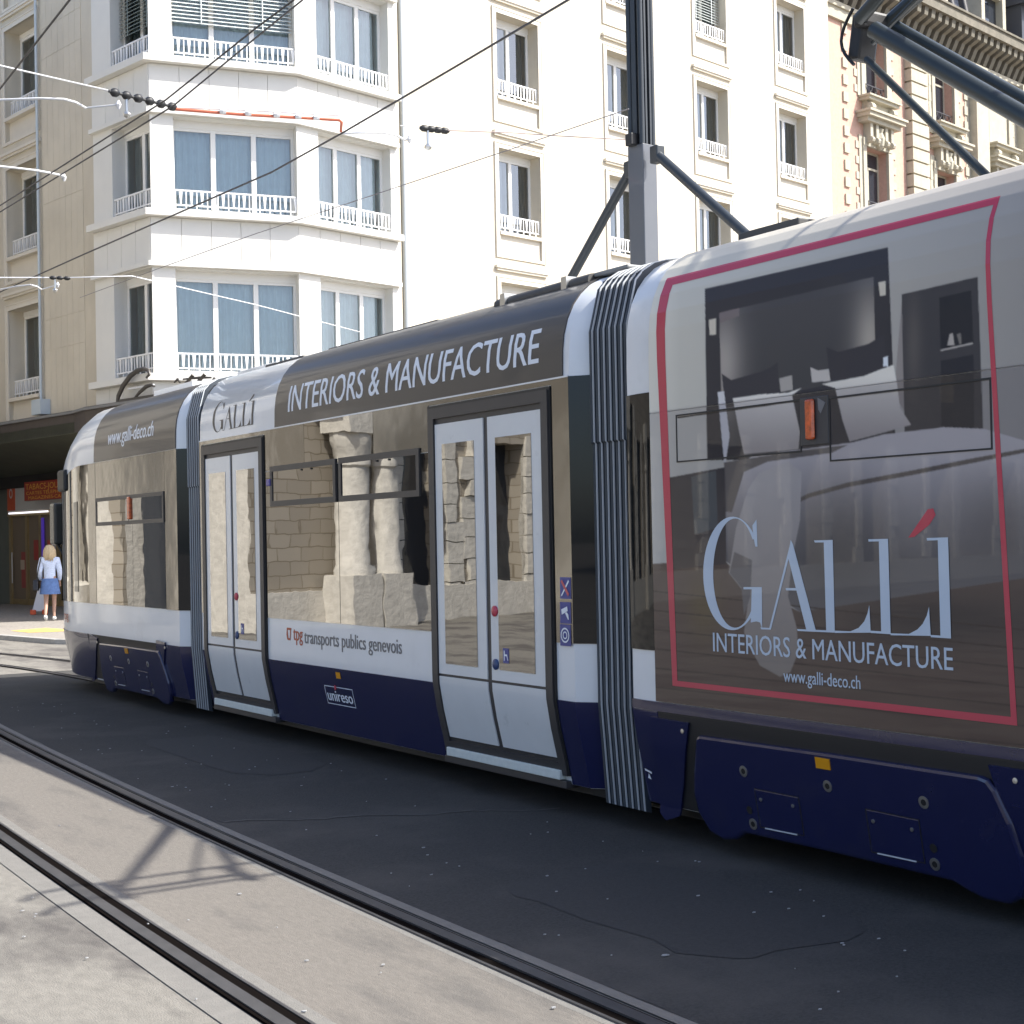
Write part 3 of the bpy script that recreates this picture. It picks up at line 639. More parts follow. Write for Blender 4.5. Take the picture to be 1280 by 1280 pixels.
for a_, b_, _, z_ in oe:
    m = MB(); fE.box(m, a_-.35, a_, -.12, 0, 0, z_+.4); fE.box(m, b_, b_+.35, -.12, 0, 0, z_+.4); fE.box(m, a_, b_, -.12, 0, z_, z_+.4); m.build('door_surround', m_b, ST)
for t_ in (5.6, 11.0, 15.8, 21):
    m = MB(); c = fE.P(t_, -.4, 0); m.lathe([(.5, 0), (.5, .9), (.36, 1.0), (.33, 3.4), (.42, 3.6), (.45, 4.2)], c, 18); m.build('column', M_WSTONE, ST, smooth=40)
m = MB(); fE.box(m, 0, fE.L, -.35, 0, 4.9, 5.3); m.build('string_course', m_b, ST)
m = MB(); fS.box(m, 0, Ls-.8, .55, .6, 0.0, 14.9); m.build('shopfront_glass', M_DPANE, ST)
m = MB(); fS.box(m, -.3, Ls+.3, -.5, 20, 15, 15.6); m.build('roof_cornice', M_WSTONE, ST)
random.seed(3)
for (a, b, z0, z1) in ops:
    for side in (a, b):
        z = .0
        while z < z1:
            hq = random.uniform(.36, .5); wq = random.choice((.32, .55)); s = -1 if side == a else 1
            x0, x1 = sorted((side, side+s*wq)); mm = MB(); fS.box(mm, sb(x1), sb(x0), -.07-random.uniform(0, .05), .1, z, min(z+hq-.02, z1+.3)); mm.build('quoin', M_WSTONE, ST); z += hq
mm = MB(); fS.box(mm, 0, Ls, -.14, 0, 0, .75); mm.build('plinth', M_WSTONE, ST)
for t in (2.15, 3.05, 9.9):
    c = fS.P(sb(t), -.55, 0)
    mm = MB(); fS.box(mm, sb(t)-.42, sb(t)+.42, -.98, -.1, 0, 1.05); mm.lathe([(.40, 1.05), (.40, 1.15), (.33, 1.25), (.31, 2.9), (.29, 3.2), (.34, 3.25), (.34, 3.35), (.31, 3.4), (.36, 3.6), (.42, 3.75), (.42, 3.9)], c, 20); fS.box(mm, sb(t)-.45, sb(t)+.45, -1.0, -.1, 3.9, 4.35); mm.build('column', M_WSTONE, ST, smooth=40)
mm = MB(); fS.box(mm, sb(3.7), sb(1.5), -.9, 0, 4.35, 5.0); mm.build('entablature', M_WSTONE, ST)

# gabled bank behind the viewpoint (mirrored in the bay windows)
fw = Vector((RM[0, 2], RM[1, 2], 0)).normalized(); rt_ = Vector((RM[0, 0], RM[1, 0], 0)).normalized()
GB0 = -fw*44-rt_*16
fG = FR(GB0+rt_*17, GB0-rt_*17)
GB = root('gabled_building', fG.P(17, 6, 0)[:], 'pale building with low gabled roof facing the bay windows', 'building')
m = MB(); hs = [(2+i*3.4, 3.5+i*3.4, 4.5+j*3.5, 6.7+j*3.5) for i in range(9) for j in range(2)]
fG.wall(m, 0, 34, 0, 12, hs, .4); m.build('wall', M_CREAM2, GB)
m = MB(); m.prism([fG.P(-1, -.8, 12), fG.P(35, -.8, 12), fG.P(17, -.8, 17.5)], fG.i*16); m.build('roof', pm('roof_dark_tile', (.12, .11, .11), .8), GB)
m = MB(); fG.box(m, .3, 33.7, .5, 15, 0, 11.9); m.build('interior_core', M_DPANE, GB)
# ================================================================ tram
TX, TF = 5.2, 7.6
INS = [(.20, .105), (.35, .078), (.55, .032), (.73, .002), (.80, 0), (1.08, 0), (1.6, 0), (2.1, 0), (2.4, 0), (2.69, 0), (2.85, .004), (2.95, .016), (3.05, .045), (3.14, .09), (3.21, .145), (3.27, .215), (3.31, .29), (3.345, .40), (3.37, .58), (3.385, .85), (3.392, 1.2)]
IZ = [k[0] for k in INS]; IX = [k[1] for k in INS]
def ins(z): return float(np.interp(z, IZ, IX))
MODS = {'front': (14.17, 19.5, True), 'mid': (7.40, 13.80, False), 'bogie': (3.80, 6.97, False), 'rear': (-3.0, 3.40, False)}
CH = .13
CAB0 = 17.5
def e_in(y, mod):
    y0, y1, cab = MODS[mod]; e = 0.
    if y < y0+CH: e = max(e, .10*(y0+CH-y)/CH)
    if cab:
        if y > CAB0: t = (y-CAB0)/(y1-CAB0); e = max(e, .60*t**3)
    elif y > y1-CH: e = max(e, (.015 if mod == 'bogie' else .10)*(y-y1+CH)/CH)
    return e
def zmap(y, z, mod):
    y0, y1, cab = MODS[mod]
    if cab and y > CAB0:
        t = (y-CAB0)/(y1-CAB0); top = 3.392-1.4*t**1.7
        if z > 1.9: return 1.9+(z-1.9)*(top-1.9)/1.492
    return z
def tp(y, z, off, mod, far=False):
    dz = .004; dx = (ins(z+dz)-ins(z-dz))/(2*dz)           # normal in the x-z plane
    n = Vector((-1, 0, dx)).normalized()
    x = TX+ins(z)+e_in(y, mod)+n.x*off; zz = zmap(y, z, mod)+n.z*off
    return Vector((TX+TF-x if far else x, y, zz))
def side_px(x, y):
    z = 1.5
    for _ in range(6):
        P = on_x(x, y, TX+ins(z)); z = P.z
    return P.y, P.z
ty = lambda x, y=700: side_px(x, y)[0]
TRAM = root('tram', (6.4, 8, 0), 'long articulated white and navy city tram covered in furniture shop advertising', 'tram')
def ystops(ya, yb, mod):
    y0, y1, cab = MODS[mod]; s = {ya, yb}
    for k in (y0+CH, y1-CH if not cab else None):
        if k and min(ya, yb) < k < max(ya, yb): s.add(k)
    if cab:
        k = CAB0
        while k < y1:
            if min(ya, yb) < k < max(ya, yb): s.add(k)
            k += .1
    return sorted(s)
def zstops(za, zb): return sorted({za, zb, *[z for z in IZ if za < z < zb]})
def panel(name, ya, yb, za, zb, mat, parent, mod, off=.006, thick=.012, far=False, sm=35):
    ys = ystops(ya, yb, mod); zs = zstops(za, zb); m = MB(); ny, nz = len(ys), len(zs); V = []; Fc = []
    for o in (off, off-thick):
        for y in ys:
            for z in zs: V.append(tp(y, z, o, mod, far))
    def id_(l, i, j): return l*ny*nz+i*nz+j
    for i in range(ny-1):
        for j in range(nz-1): Fc.append((id_(0,i,j), id_(0,i+1,j), id_(0,i+1,j+1), id_(0,i,j+1)))
    for i in range(ny-1):
        for j in (0, nz-1): Fc.append((id_(0,i,j), id_(0,i+1,j), id_(1,i+1,j), id_(1,i,j)))
    for j in range(nz-1):
        for i in (0, ny-1): Fc.append((id_(0,i,j), id_(0,i,j+1), id_(1,i,j+1), id_(1,i,j)))
    return m.add(V, Fc).build(name, mat, parent, smooth=sm)
def frame_strips(name, ya, yb, za, zb, t, mat, parent, mod, off, thick=.02):
    """hollow rectangular frame, four mitred strips in one mesh"""
    lo, hi = min(ya, yb), max(ya, yb); m = MB()
    for (a, b, c, d) in ((lo, hi, zb-t, zb), (lo, hi, za, za+t), (lo, lo+t, za+t, zb-t), (hi-t, hi, za+t, zb-t)):
        zs = zstops(c, d); V = []; Fc = []; n = len(zs)
        for o in (off, off-thick):
            for y in (a, b):
                for z in zs: V.append(tp(y, z, o, mod))
        I = lambda l, i, j: l*2*n+i*n+j
        for j in range(n-1):
            Fc.append((I(0,0,j), I(0,1,j), I(0,1,j+1), I(0,0,j+1)))
            for i in (0, 1): Fc.append((I(0,i,j), I(0,i,j+1), I(1,i,j+1), I(1,i,j)))
        for j in (0, n-1): Fc.append((I(0,0,j), I(0,1,j), I(1,1,j), I(1,0,j)))
        m.add(V, Fc)
    return m.build(name, mat, parent, smooth=30)
def decal(name, V2, Fc, mat, parent, mod, off=.010):
    """flat print: outline in (Y, z) laid on the curved side"""
    bm = bmesh.new(); vs = [bm.verts.new((p[2] if len(p) > 2 else 0, p[0], p[1])) for p in V2]
    for f in Fc:
        try: bm.faces.new([vs[i] for i in f])
        except ValueError: pass
    zz = [v[1] for v in V2]
    for kz in IZ:
        if min(zz) < kz < max(zz): bmesh.ops.bisect_plane(bm, geom=bm.verts[:]+bm.edges[:]+bm.faces[:], plane_co=(0, 0, kz), plane_no=(0, 0, 1))
    for v in bm.verts: v.co = tp(v.co.y, v.co.z, off+v.co.x, mod)-Vector(ORG[parent.name])
    me = bpy.data.meshes.new(name); bm.to_mesh(me); bm.free(); me.materials.append(mat)
    o = bpy.data.objects.new(name, me); COL.objects.link(o); o.parent = parent; ORG[o.name] = ORG[parent.name]; return o
def text_decal(name, body, yl, yr, z0, cap, mat, parent, mod, off=.010, z1=None, bold=.028):
    V, Fc = text2d(body); VV = []; FF = []
    for k in range(3):                     # three close strokes thicken the letters
        d = (k-1)*bold*cap; FF += [tuple(i+len(VV) for i in f) for f in Fc]
        VV += [(yl+(yr-yl)*x+d, z0+cap*y+((z1-z0)*x if z1 is not None else 0), k*.0003) for x, y in V]
    return decal(name, VV, FF, mat, parent, mod, off)
def poly_px(name, pts, mat, parent, mod, off=.010):
    V = [side_px(x, y) for x, y in pts]; return decal(name, V, [tuple(range(len(V)))], mat, parent, mod, off)

def shell(mod):
    y0, y1, cab = MODS[mod]
    ys = [y0, y0+CH]+([y1-CH, y1] if not cab else [CAB0]+[CAB0+(y1-CAB0)*(i/12)**.7 for i in range(1, 13)])
    m = MB(); V = []; n = 0
    for y in ys:
        near = [tp(y, z, -.004, mod) for z in IZ]; far = [tp(y, z, -.004, mod, True) for z in reversed(IZ[:-1])]
        rg = near+far; n = len(rg); V += rg
    Fc = []
    for i in range(len(ys)-1):
        for k in range(n): Fc.append((i*n+k, i*n+(k+1) % n, (i+1)*n+(k+1) % n, (i+1)*n+k))
    Fc += [tuple(range(n)), tuple(range((len(ys)-1)*n, len(ys)*n))]
    return m.add(V, Fc)

def door(par, mod, yL, yR, lz=True):
    """double plug door, yL>yR; par is the tram"""
    zt, zb = 2.63, .255
    d = frame_strips('door', yR, yL, zb, zt, .075, M_FRAME, par, mod, .022, .03)
    frame_strips('door_seal', yR-.018, yL+.018, zb, zt+.018, .02, M_BLACK, d, mod, .012, .02)
    panel('door_gap', yR+.07, yL-.07, zb+.07, zt-.07, M_FRAME, d, mod, .004)
    mid = (yL+yR)/2; g = .028
    for (a, b, wl) in ((yL-.082, mid+g, .24), (mid-g, yR+.082, .24)):
        lf = panel('door_leaf', b, a, .80, zt-.115, M_DOORW, d, mod, .012)
        panel('lower_leaf', b, a, .36, .782, M_DOORW, d, mod, .012)
        w = a-b
        panel('door_window', b+w*.18, a-w*.155, .872, zt-.255, M_MIRROR, d, mod, .0155, .006)
    # push buttons on the second leaf
    for z, mt in ((1.25, M_RED), (.905, pm('button_blue', (.03, .06, .16), .3))):
        m = MB(); P = tp(mid-g-.055, z, .012, mod); m.lathe([(.036, 0), (.036, .008), (.024, .016), (.0, .018)], P, 14, (-1, 0, 0)); m.build('door_button', mt, d, smooth=40)
    y, z = mid-g-.15, .965
    decal('wheelchair_sticker', [(y, z-.045), (y-.07, z-.045), (y-.07, z+.05), (y, z+.05)], [(0, 1, 2, 3)], M_STICK, d, mod, .0175)
    decal('sticker_mark', [(y-.012, z-.03), (y-.022, z-.03), (y-.022, z+.0), (y-.045, z+.0), (y-.058, z-.03), (y-.064, z-.026), (y-.050, z+.012), (y-.024, z+.012), (y-.024, z+.035), (y-.012, z+.035)], [tuple(range(10))], M_LETTW, d, mod, .019)
    m = MB(); x = TX+.10
    m.box(x-.05, x+.05, yR+.05, yL-.05, .225, .285); m.build('door_step', M_TREAD, d, bevel=.006)
    m = MB(); m.box(x-.035, x+.06, yR+.0, yL-.0, .175, .222); m.build('step_edge', M_FRAME, d, bevel=.005)
    return d

# ---- carriage shells
SH = {}
for md in MODS:
    SH[md] = shell(md).build('carriage_body', M_WHITE, TRAM, smooth=35)
    y0, y1, cab = MODS[md]; ye = CAB0+.2 if cab else y1-.02
    panel('far_window_band', y0+.15, ye-.15, 1.08, 2.69, M_DARKGLASS, TRAM, md, .006, far=True)
    m = MB(); m.box(TX+.22, TF-.22, y0+.1, (y1-1.6) if cab else (y1-.1), .13, .30); m.build('underframe', M_BLACK, TRAM)
# ---- middle carriage (and its unseen twin behind the frame edge)
def middle(md, seen=True):
    y0, y1, _ = MODS[md]; sft = 0 if md == 'mid' else y0-MODS['mid'][0]
    Y = lambda x, y=700: ty(x, y)+sft
    d1l, d1r, d2l, d2r = Y(256), Y(332), Y(541), Y(691)
    door(TRAM, md, d1l, d1r); door(TRAM, md, d2l, d2r)
    for a, b in ((y1, d1l+.02), (d1r-.02, d2l+.02), (d2r-.02, y0)):
        panel('skirt_panel', b, a, .205, .73, M_BLUE, TRAM, md, .006)
    z1, z2 = 1.08, 2.69
    # window band: left of door, between doors, right of door
    panel('end_window', d1l+.02, y1-CH, z1, z2, M_BLUR, TRAM, md, .004)
    panel('end_window', y0+CH+.0, d2r-.02, z1, z2, M_BLUR, TRAM, md, .004)
    panel('end_glass', y0+.0, y0+CH, z1, z2, M_DARKGLASS, TRAM, md, .004); panel('end_glass', y1-CH, y1, z1, z2, M_DARKGLASS, TRAM, md, .004)
    ym = Y(425); zsep = 2.33
    for a, b in ((d1r-.02, ym+.004), (ym-.004, d2l+.02)): panel('window_glass', b, a, z1+.004, zsep, M_MIRROR, TRAM, md, .004)
    yA, yB = Y(383), Y(470)
    panel('upper_film', yA, d1r-.02, zsep+.006, z2, M_BLUR, TRAM, md, .004); panel('upper_film', yB+.004, yA-.004, zsep+.006, z2, M_MIRROR, TRAM, md, .004); panel('upper_film', d2l+.02, yB, zsep+.006, z2, M_BLUR, TRAM, md, .004)
    panel('over_door_film', d1r-.02, d1l+.02, 2.655, z2, M_BLUR, TRAM, md, .004); panel('over_door_film', d2r-.02, d2l+.02, 2.655, z2, M_BLUR, TRAM, md, .004)
    for a, b in ((Y(341), Y(423)), (Y(427), Y(528))):
        s = frame_strips('hopper_window', b, a, 2.03, 2.37, .045, M_FRAME, TRAM, md, .016)
        panel('pane', b+.045, a-.045, 2.075, 2.325, M_MIRROR, s, md, .009)
        for k in (.35, .5):
            m = MB(); P = tp(b+(a-b)*k, 2.32, .014, md); m.box(P.x-.004, P.x+.004, P.y-.008, P.y+.008, P.z-.014, P.z); m.build('catch', M_BLACK, s)
    # sign band
    yb = Y(345, 500)
    panel('sign_band', y0+CH+.06, yb, z2+.006, 3.335, M_BROWN, TRAM, md, .0055)
    panel('roof_edge_trim', y0+CH, y1-CH, z2-.004, z2+.006, M_WHITE, TRAM, md, .007)
    if not seen: return
    a, z = side_px(361, 514); b, zb = side_px(674, 455); 
    text_decal('lettering', 'INTERIORS & MANUFACTURE', a, b, (z+zb)/2-.0, .215, M_LETTW, TRAM, md, .0068, bold=.014)
    # small shop name on white
    a, z = side_px(265, 541); b, zb = side_px(316, 527); gal_small(a, b, z-.005)
    a, z = side_px(358, 803); a2, _ = side_px(378, 806); b, zb = side_px(502, 822)
    text_decal('lettering', 'tpg', ty(366.5, 800), ty(378, 800), .915, .115, pm('print_orange_red', (.45, .07, .02), .4), TRAM, md, -.0022)
    text_decal('lettering', 'transports publics genevois', a2-.035, b, .90, .108, M_LETTG, TRAM, md, -.0022)
    V = []; Fc = []; c = (ty(362, 805)+.012, .955)
    decal('tpg_mark', [(c[0]+.04, c[1]-.04), (c[0]+.012, c[1]-.04), (c[0]+.030, c[1]+.04), (c[0]-.045, c[1]+.04), (c[0]-.048, c[1]+.058), (c[0]+.045, c[1]+.058), (c[0]+.055, c[1]-.0)], [tuple(range(7))], pm('print_orange_red', (.45, .07, .02), .4), TRAM, md, -.0022)
    decal('tpg_mark', [(c[0]+.03, c[1]-.045), (c[0]-.025, c[1]-.045), (c[0]-.04, c[1]+.045), (c[0]-.022, c[1]+.045), (c[0]-.012, c[1]-.028), (c[0]+.03, c[1]-.028)], [tuple(range(6))], pm('print_orange_red', (.45, .07, .02), .4), TRAM, md, -.0016)
    y, z = side_px(424, 844); decal('reflector', [(y+.04, z-.025), (y-.04, z-.025), (y-.04, z+.025), (y+.04, z+.025)], [(0, 1, 2, 3)], M_AMBER, TRAM, md, .010)
    # badge
    ya, za = side_px(408, 865); yb2, zb2 = side_px(449, 897); t = .006; z0, z1b = .435, .582
    for q in ([(ya, z0), (yb2, z0), (yb2, z0+t), (ya, z0+t)], [(ya, z1b-t), (yb2, z1b-t), (yb2, z1b), (ya, z1b)], [(ya, z0), (ya-t, z0), (ya-t, z1b), (ya, z1b)], [(yb2+t, z0), (yb2, z0), (yb2, z1b), (yb2+t, z1b)]): decal('badge_outline', q, [(0, 1, 2, 3)], M_LETTW, TRAM, md, .0068)
    text_decal('badge_lettering', 'unireso', ya-.03, yb2+.03, z0+.03, .088, M_LETTW, TRAM, md, .0068)
    yy = ya-.42*(ya-yb2); decal('badge_dot', [(yy+.022, z1b-.03), (yy-.018, z1b-.012), (yy-.01, z1b+.012), (yy+.015, z1b+.014)], [(0, 1, 2, 3)], M_RED, TRAM, md, .012)
    # three safety stickers beside the second door
    for (px, py, kind) in ((708, 735, 0), (708, 766, 1), (708, 794, 2)):
        y, z = side_px(px, py); s = decal('safety_sticker', [(y+.058, z-.065), (y-.058, z-.065), (y-.058, z+.065), (y+.058, z+.065)], [(0, 1, 2, 3)], M_STICK, TRAM, md, .0068)
        if kind == 0:
            decal('sticker_mark', [(y+.045, z-.045), (y+.035, z-.05), (y-.045, z+.04), (y-.035, z+.05)], [(0, 1, 2, 3)], M_LETTW, s, md, .0105); decal('sticker_mark', [(y+.045, z+.04), (y+.03, z+.05), (y-.045, z-.035), (y-.03, z-.05)], [(0, 1, 2, 3)], M_RED, s, md, .0115)
        elif kind == 1:
            decal('sticker_mark', [(y+.04, z+.02), (y+.035, z-.012), (y-.03, z+.012), (y-.024, z+.04)], [(0, 1, 2, 3)], M_LETTW, s, md, .0105); decal('sticker_mark', [(y+.0, z+.0), (y-.03, z-.04), (y-.04, z-.04), (y-.035, z-.01), (y-.02, z+.005)], [tuple(range(5))], M_LETTW, s, md, .0107)
        else:
            n = 20; V = [(y+r*math.cos(i*2*math.pi/n), z+r*math.sin(i*2*math.pi/n)) for r in (.046, .036) for i in range(n)]; decal('sticker_mark', V, [(i, (i+1) % n, n+(i+1) % n, n+i) for i in range(n)], M_LETTW, s, md, .0105)
            V = [(y+r*math.cos(i*2*math.pi/n), z+r*math.sin(i*2*math.pi/n)) for r in (.024, .016) for i in range(n)]; decal('sticker_mark', V, [(i, (i+1) % n, n+(i+1) % n, n+i) for i in range(n)], M_LETTW, s, md, .0105)
    for px, py in ((245, 730), (245, 745), (245, 760)):
        y, z = side_px(px+3, py); decal('safety_sticker', [(y+.05, z-.05), (y-.05, z-.05), (y-.05, z+.05), (y+.05, z+.05)], [(0, 1, 2, 3)], pm('sticker_grey', (.3, .3, .33), .4), TRAM, md, .0068)
    # blue scratch-like decal on the film above the hopper
    m = MB(); P = tp(Y(338, 590), 2.235, .02, md); m.box(P.x-.008, P.x+.012, P.y-.035, P.y+.04, P.z-.03, P.z+.03); m.build('door_lamp', pm('lamp_violet', (.08, .06, .30), .25), TRAM, bevel=.008)

# shop name glyphs, traced once in photo pixels on the big advert -> unit frame
def _g1(pts): return [(820+u/4.923, 540+v/4.923) for u, v in pts]
def _g2(pts): return [(1020+u/4.923, 540+v/4.923) for u, v in pts]
def arc(cx, cy, rx, ry, a0, a1, n): return [(cx+rx*math.cos(R_(a0+(a1-a0)*i/n)), cy+ry*math.sin(R_(a0+(a1-a0)*i/n))) for i in range(n+1)]
# image angles: x right, y down. G crescent split into quads between outer and inner arcs
GOUT = arc(478, 870, 181, 349, -38, -318, 44); GIN = arc(494, 868, 136, 336, -38, -318, 44)
GL = []
for i in range(44): GL.append(('q', _g1([GOUT[i], GOUT[i+1], GIN[i+1], GIN[i]])))
GL += [('q', _g1([(600, 575), (625, 538), (631, 705), (618, 705), (607, 650)])), ('q', _g1([(596, 968), (658, 968), (660, 1210), (648, 1172), (625, 1165), (590, 1172)])), ('q', _g1([(545, 954), (658, 954), (658, 968), (545, 968)])),
       ('q', _g1([(832, 690), (843, 700), (714, 1215), (702, 1215)])), ('q', _g1([(650, 1202), (714, 1206), (714, 1216), (655, 1214)])), ('q', _g1([(836, 664), (850, 690), (990, 1217), (932, 1215), (820, 770)])), ('q', _g1([(805, 960), (915, 960), (918, 976), (808, 974)])),
       ('q', _g1([(1040, 678), (1095, 678), (1108, 1222), (1055, 1220)])), ('q', _g1([(980, 667), (1095, 664), (1095, 678), (985, 680)])), ('q', _g1([(876, 1212), (1108, 1222), (1108, 1234), (880, 1224)])),
       ('q', _g2([(124, 1222), (220, 1226), (270, 1205), (305, 1165), (325, 1115), (336, 1065), (345, 1234), (124, 1236)])),
       ('q', _g2([(345, 1222), (410, 1226), (410, 1240), (345, 1236)])), ('q', _g2([(395, 672), (452, 672), (468, 1244), (410, 1240)])), ('q', _g2([(330, 660), (452, 657), (452, 672), (332, 674)])),
       ('q', _g2([(468, 1238), (580, 1242), (632, 1215), (665, 1180), (690, 1130), (704, 1075), (715, 1254), (468, 1250)])), ('q', _g2([(715, 1248), (775, 1252), (775, 1266), (715, 1262)])),
       ('q', _g2([(758, 664), (822, 664), (840, 1270), (775, 1266)])), ('q', _g2([(690, 652), (822, 648), (822, 664), (692, 668)]))]
ACC = _g2([(575, 650), (640, 555), (695, 475), (728, 470), (743, 510), (705, 570), (612, 645)])
GLY = [[side_px(*p) for p in q] for _, q in GL]; ACY = [side_px(*p) for p in ACC]
gy1 = max(p[0] for q in GLY for p in q); gy0 = min(p[0] for q in GLY for p in q); gz0 = min(p[1] for q in GLY for p in q); gz1 = max(p[1] for q in GLY for p in q)
def gal_mesh(name, fn, mat, mod, off, polys):
    V = []; Fc = []
    for i, q in enumerate(polys): Fc.append(tuple(range(len(V), len(V)+len(q)))); V += [(*fn(*p), max(0, i-43)*.00012) for p in q]
    return decal(name, V, Fc, mat, TRAM, mod, off)
def gal_small(a, b, z):
    k = (a-b)/(gy1-gy0); fn = lambda y, zz: (a-(gy1-y)*k, z+(zz-gz0)*k*.84)
    gal_mesh('shop_name', fn, M_LETTD, 'mid', -.0022, GLY); gal_mesh('shop_name_accent', fn, M_LETTD, 'mid', -.0022, [ACY])
middle('mid'); middle('rear', False)

# ---- bogie carriage: printed side
def poly_mask(X, Y, pts):
    ins_ = np.zeros(X.shape, bool); n = len(pts); j = n-1
    for i in range(n):
        xi, yi = pts[i]; xj, yj = pts[j]
        c = ((yi > Y) != (yj > Y)) & (X < (xj-xi)*(Y-yi)/((yj-yi) or 1e-9)+xi); ins_ ^= c; j = i
    return ins_
def paint(X, Y):
    """the advertising photograph of a bedroom, as flat colour regions (sRGB 0-255)"""
    C = np.zeros(X.shape+(3,)); low = Y > 515-(X-815)*.129
    def soft(v, a, b): return np.clip((v-a)/(b-a), 0, 1)
    t = soft(X, 830, 1280)[..., None]; C[:] = np.array([184, 182, 174])*(1-t)+np.array([146, 144, 142])*t
    lt = soft(X, 815, 850)[..., None]*1.0; C[:] = C*lt+np.array([196, 194, 186])*(1-lt)
    def fill(pts, col, lowcol=None, grad=None):
        mk = poly_mask(X, Y, pts); c = np.array(col, float)
        if grad is not None:
            y0, y1, c2 = grad; tt = soft(Y, y0, y1)[..., None]; cc = c*(1-tt)+np.array(c2, float)*tt; C[mk] = cc[mk]
        else: C[mk] = c
    def glow(cx, cy, rx, ry, col, s, inside=None):
        d = np.exp(-(((X-cx)/rx)**2+((Y-cy)/ry)**2))[..., None]*s
        if inside is not None: d = d*poly_mask(X, Y, inside)[..., None]
        C[:] = C*(1-d)+np.array(col)*d
    fill([(1118, 485), (1127, 378), (1132, 378), (1134, 520), (1122, 500)], (140, 135, 133))
    HB = [(881, 361), (1110, 309), (1116, 455), (1120, 575), (884, 575)]; fill(HB, (64, 63, 67))
    MP = [(899, 391), (1092, 346), (1095, 480), (1100, 535), (903, 560)]; fill(MP, (82, 81, 84), grad=(350, 500, (74, 74, 76)))
    glow(905, 455, 24, 70, (172, 165, 158), .85, MP); glow(1088, 430, 22, 70, (175, 168, 158), .85, MP)
    fill([(899, 391), (924, 385), (924, 395), (900, 404)], (120, 112, 112))
    for q in ([(886, 400), (895, 398), (895, 418), (887, 419)], [(1098, 353), (1107, 351), (1107, 369), (1100, 370)]): fill(q, (188, 182, 170))
    WD = [(1127, 368), (1222, 346), (1226, 450), (1231, 600), (1132, 600)]; fill(WD, (72, 71, 74)); glow(1142, 430, 10, 60, (98, 94, 92), .8, WD)
    fill([(1174, 372), (1214, 363), (1217, 429), (1176, 438)], (51, 52, 57)); fill([(1176, 451), (1217, 443), (1218, 560), (1177, 565)], (53, 54, 60))
    fill([(1176, 437), (1216, 428), (1216, 430), (1176, 439)], (170, 165, 160)); fill([(1184, 432), (1187, 418), (1191, 416), (1193, 431)], (165, 160, 155)); fill([(1196, 418), (1201, 416), (1202, 430), (1199, 430)], (120, 116, 112))
    fill([(902, 467), (914, 475), (950, 465), (962, 460), (972, 453), (975, 500), (935, 505), (907, 510)], (67, 66, 71))
    fill([(1033, 434), (1048, 440), (1085, 430), (1105, 418), (1108, 465), (1060, 480), (1038, 482)], (66, 65, 70))
    fill([(974, 473), (990, 469), (991, 487), (976, 490)], (160, 156, 152)); fill([(1013, 459), (1022, 463), (1036, 461), (1038, 476), (1015, 478)], (178, 174, 170)); fill([(1104, 447), (1110, 445), (1110, 458), (1104, 458)], (200, 205, 210))
    fill([(897, 490), (905, 489), (912, 545), (906, 585), (902, 545)], (190, 190, 192))
    fill([(982, 492), (1050, 478), (1066, 553), (998, 566)], (60, 60, 66))
    fill([(916, 498), (950, 493), (985, 491), (1002, 485), (990, 494), (1000, 540), (998, 562), (930, 568), (924, 540)], (208, 205, 199), grad=(492, 560, (158, 153, 150)))
    fill([(1027, 480), (1080, 470), (1100, 462), (1117, 456), (1121, 478), (1125, 510), (1139, 531), (1100, 542), (1062, 552), (1053, 525), (1044, 485)], (204, 201, 194), grad=(470, 545, (156, 151, 149)))
    # bed: top of blanket, roll, hanging side
    fill([(905, 610), (912, 590), (940, 570), (1000, 562), (1066, 553), (1105, 543), (1180, 534), (1230, 536), (1285, 552), (1285, 735), (1000, 765), (905, 700)], (176, 173, 174), grad=(575, 700, (112, 110, 110)))
    fill([(905, 578), (1000, 563), (1060, 556), (1040, 566), (960, 577), (930, 590), (915, 640), (906, 640)], (108, 104, 102))
    fill([(984, 630), (1010, 617), (1060, 603), (1140, 588), (1220, 572), (1285, 560), (1285, 565), (1220, 578), (1140, 594), (1060, 609), (1012, 622), (986, 634)], (104, 98, 94))
    glow(1050, 680, 60, 70, (82, 80, 80), .55); glow(1250, 660, 60, 60, (92, 90, 92), .5)
    # floor
    FL = [(810, 705), (905, 700), (940, 735), (1000, 765), (1285, 722), (1285, 970), (810, 970)]; fill(FL, (104, 92, 86), grad=(700, 900, (98, 84, 76)))
    glow(1180, 775, 130, 34, (66, 63, 64), .7, FL); glow(880, 760, 20, 40, (112, 100, 70), .6, FL)
    for k in range(9):
        y0 = 738+k*24; fill([(815, y0), (1285, y0+.19*470*.55), (1285, y0+.19*470*.55+1.6), (815, y0+1.4)], (74, 64, 60))
    fill([(836, 597), (906, 584), (908, 705), (840, 712)], (72, 70, 73), grad=(590, 705, (88, 82, 80)))
    fill([(864, 596), (895, 588), (897, 660), (868, 668)], (92, 96, 98))
    # cloth falling over the bed foot
    CL = [(935, 612), (948, 592), (985, 577), (1002, 590), (1000, 650), (990, 700), (985, 745), (996, 785), (998, 815), (988, 840), (975, 846), (950, 832), (935, 805), (930, 790), (936, 745), (926, 735), (911, 716), (920, 660)]
    fill(CL, (172, 169, 167), grad=(600, 840, (140, 133, 126)))
    fill([(918, 690), (940, 700), (938, 745), (930, 770), (927, 735), (912, 716)], (118, 115, 114))
    fill([(846, 521), (1003, 499), (1003, 501), (847, 523)], (30, 30, 33)); fill([(1037, 497), (1238, 473), (1238, 475), (1037, 499)], (30, 30, 33))
    # window glass over the lower part is a shade darker
    C[low] = C[low]*np.array([.86, .86, .88]); up = low & (Y < 690); C[up] = np.minimum(C[up], 176)
    return C
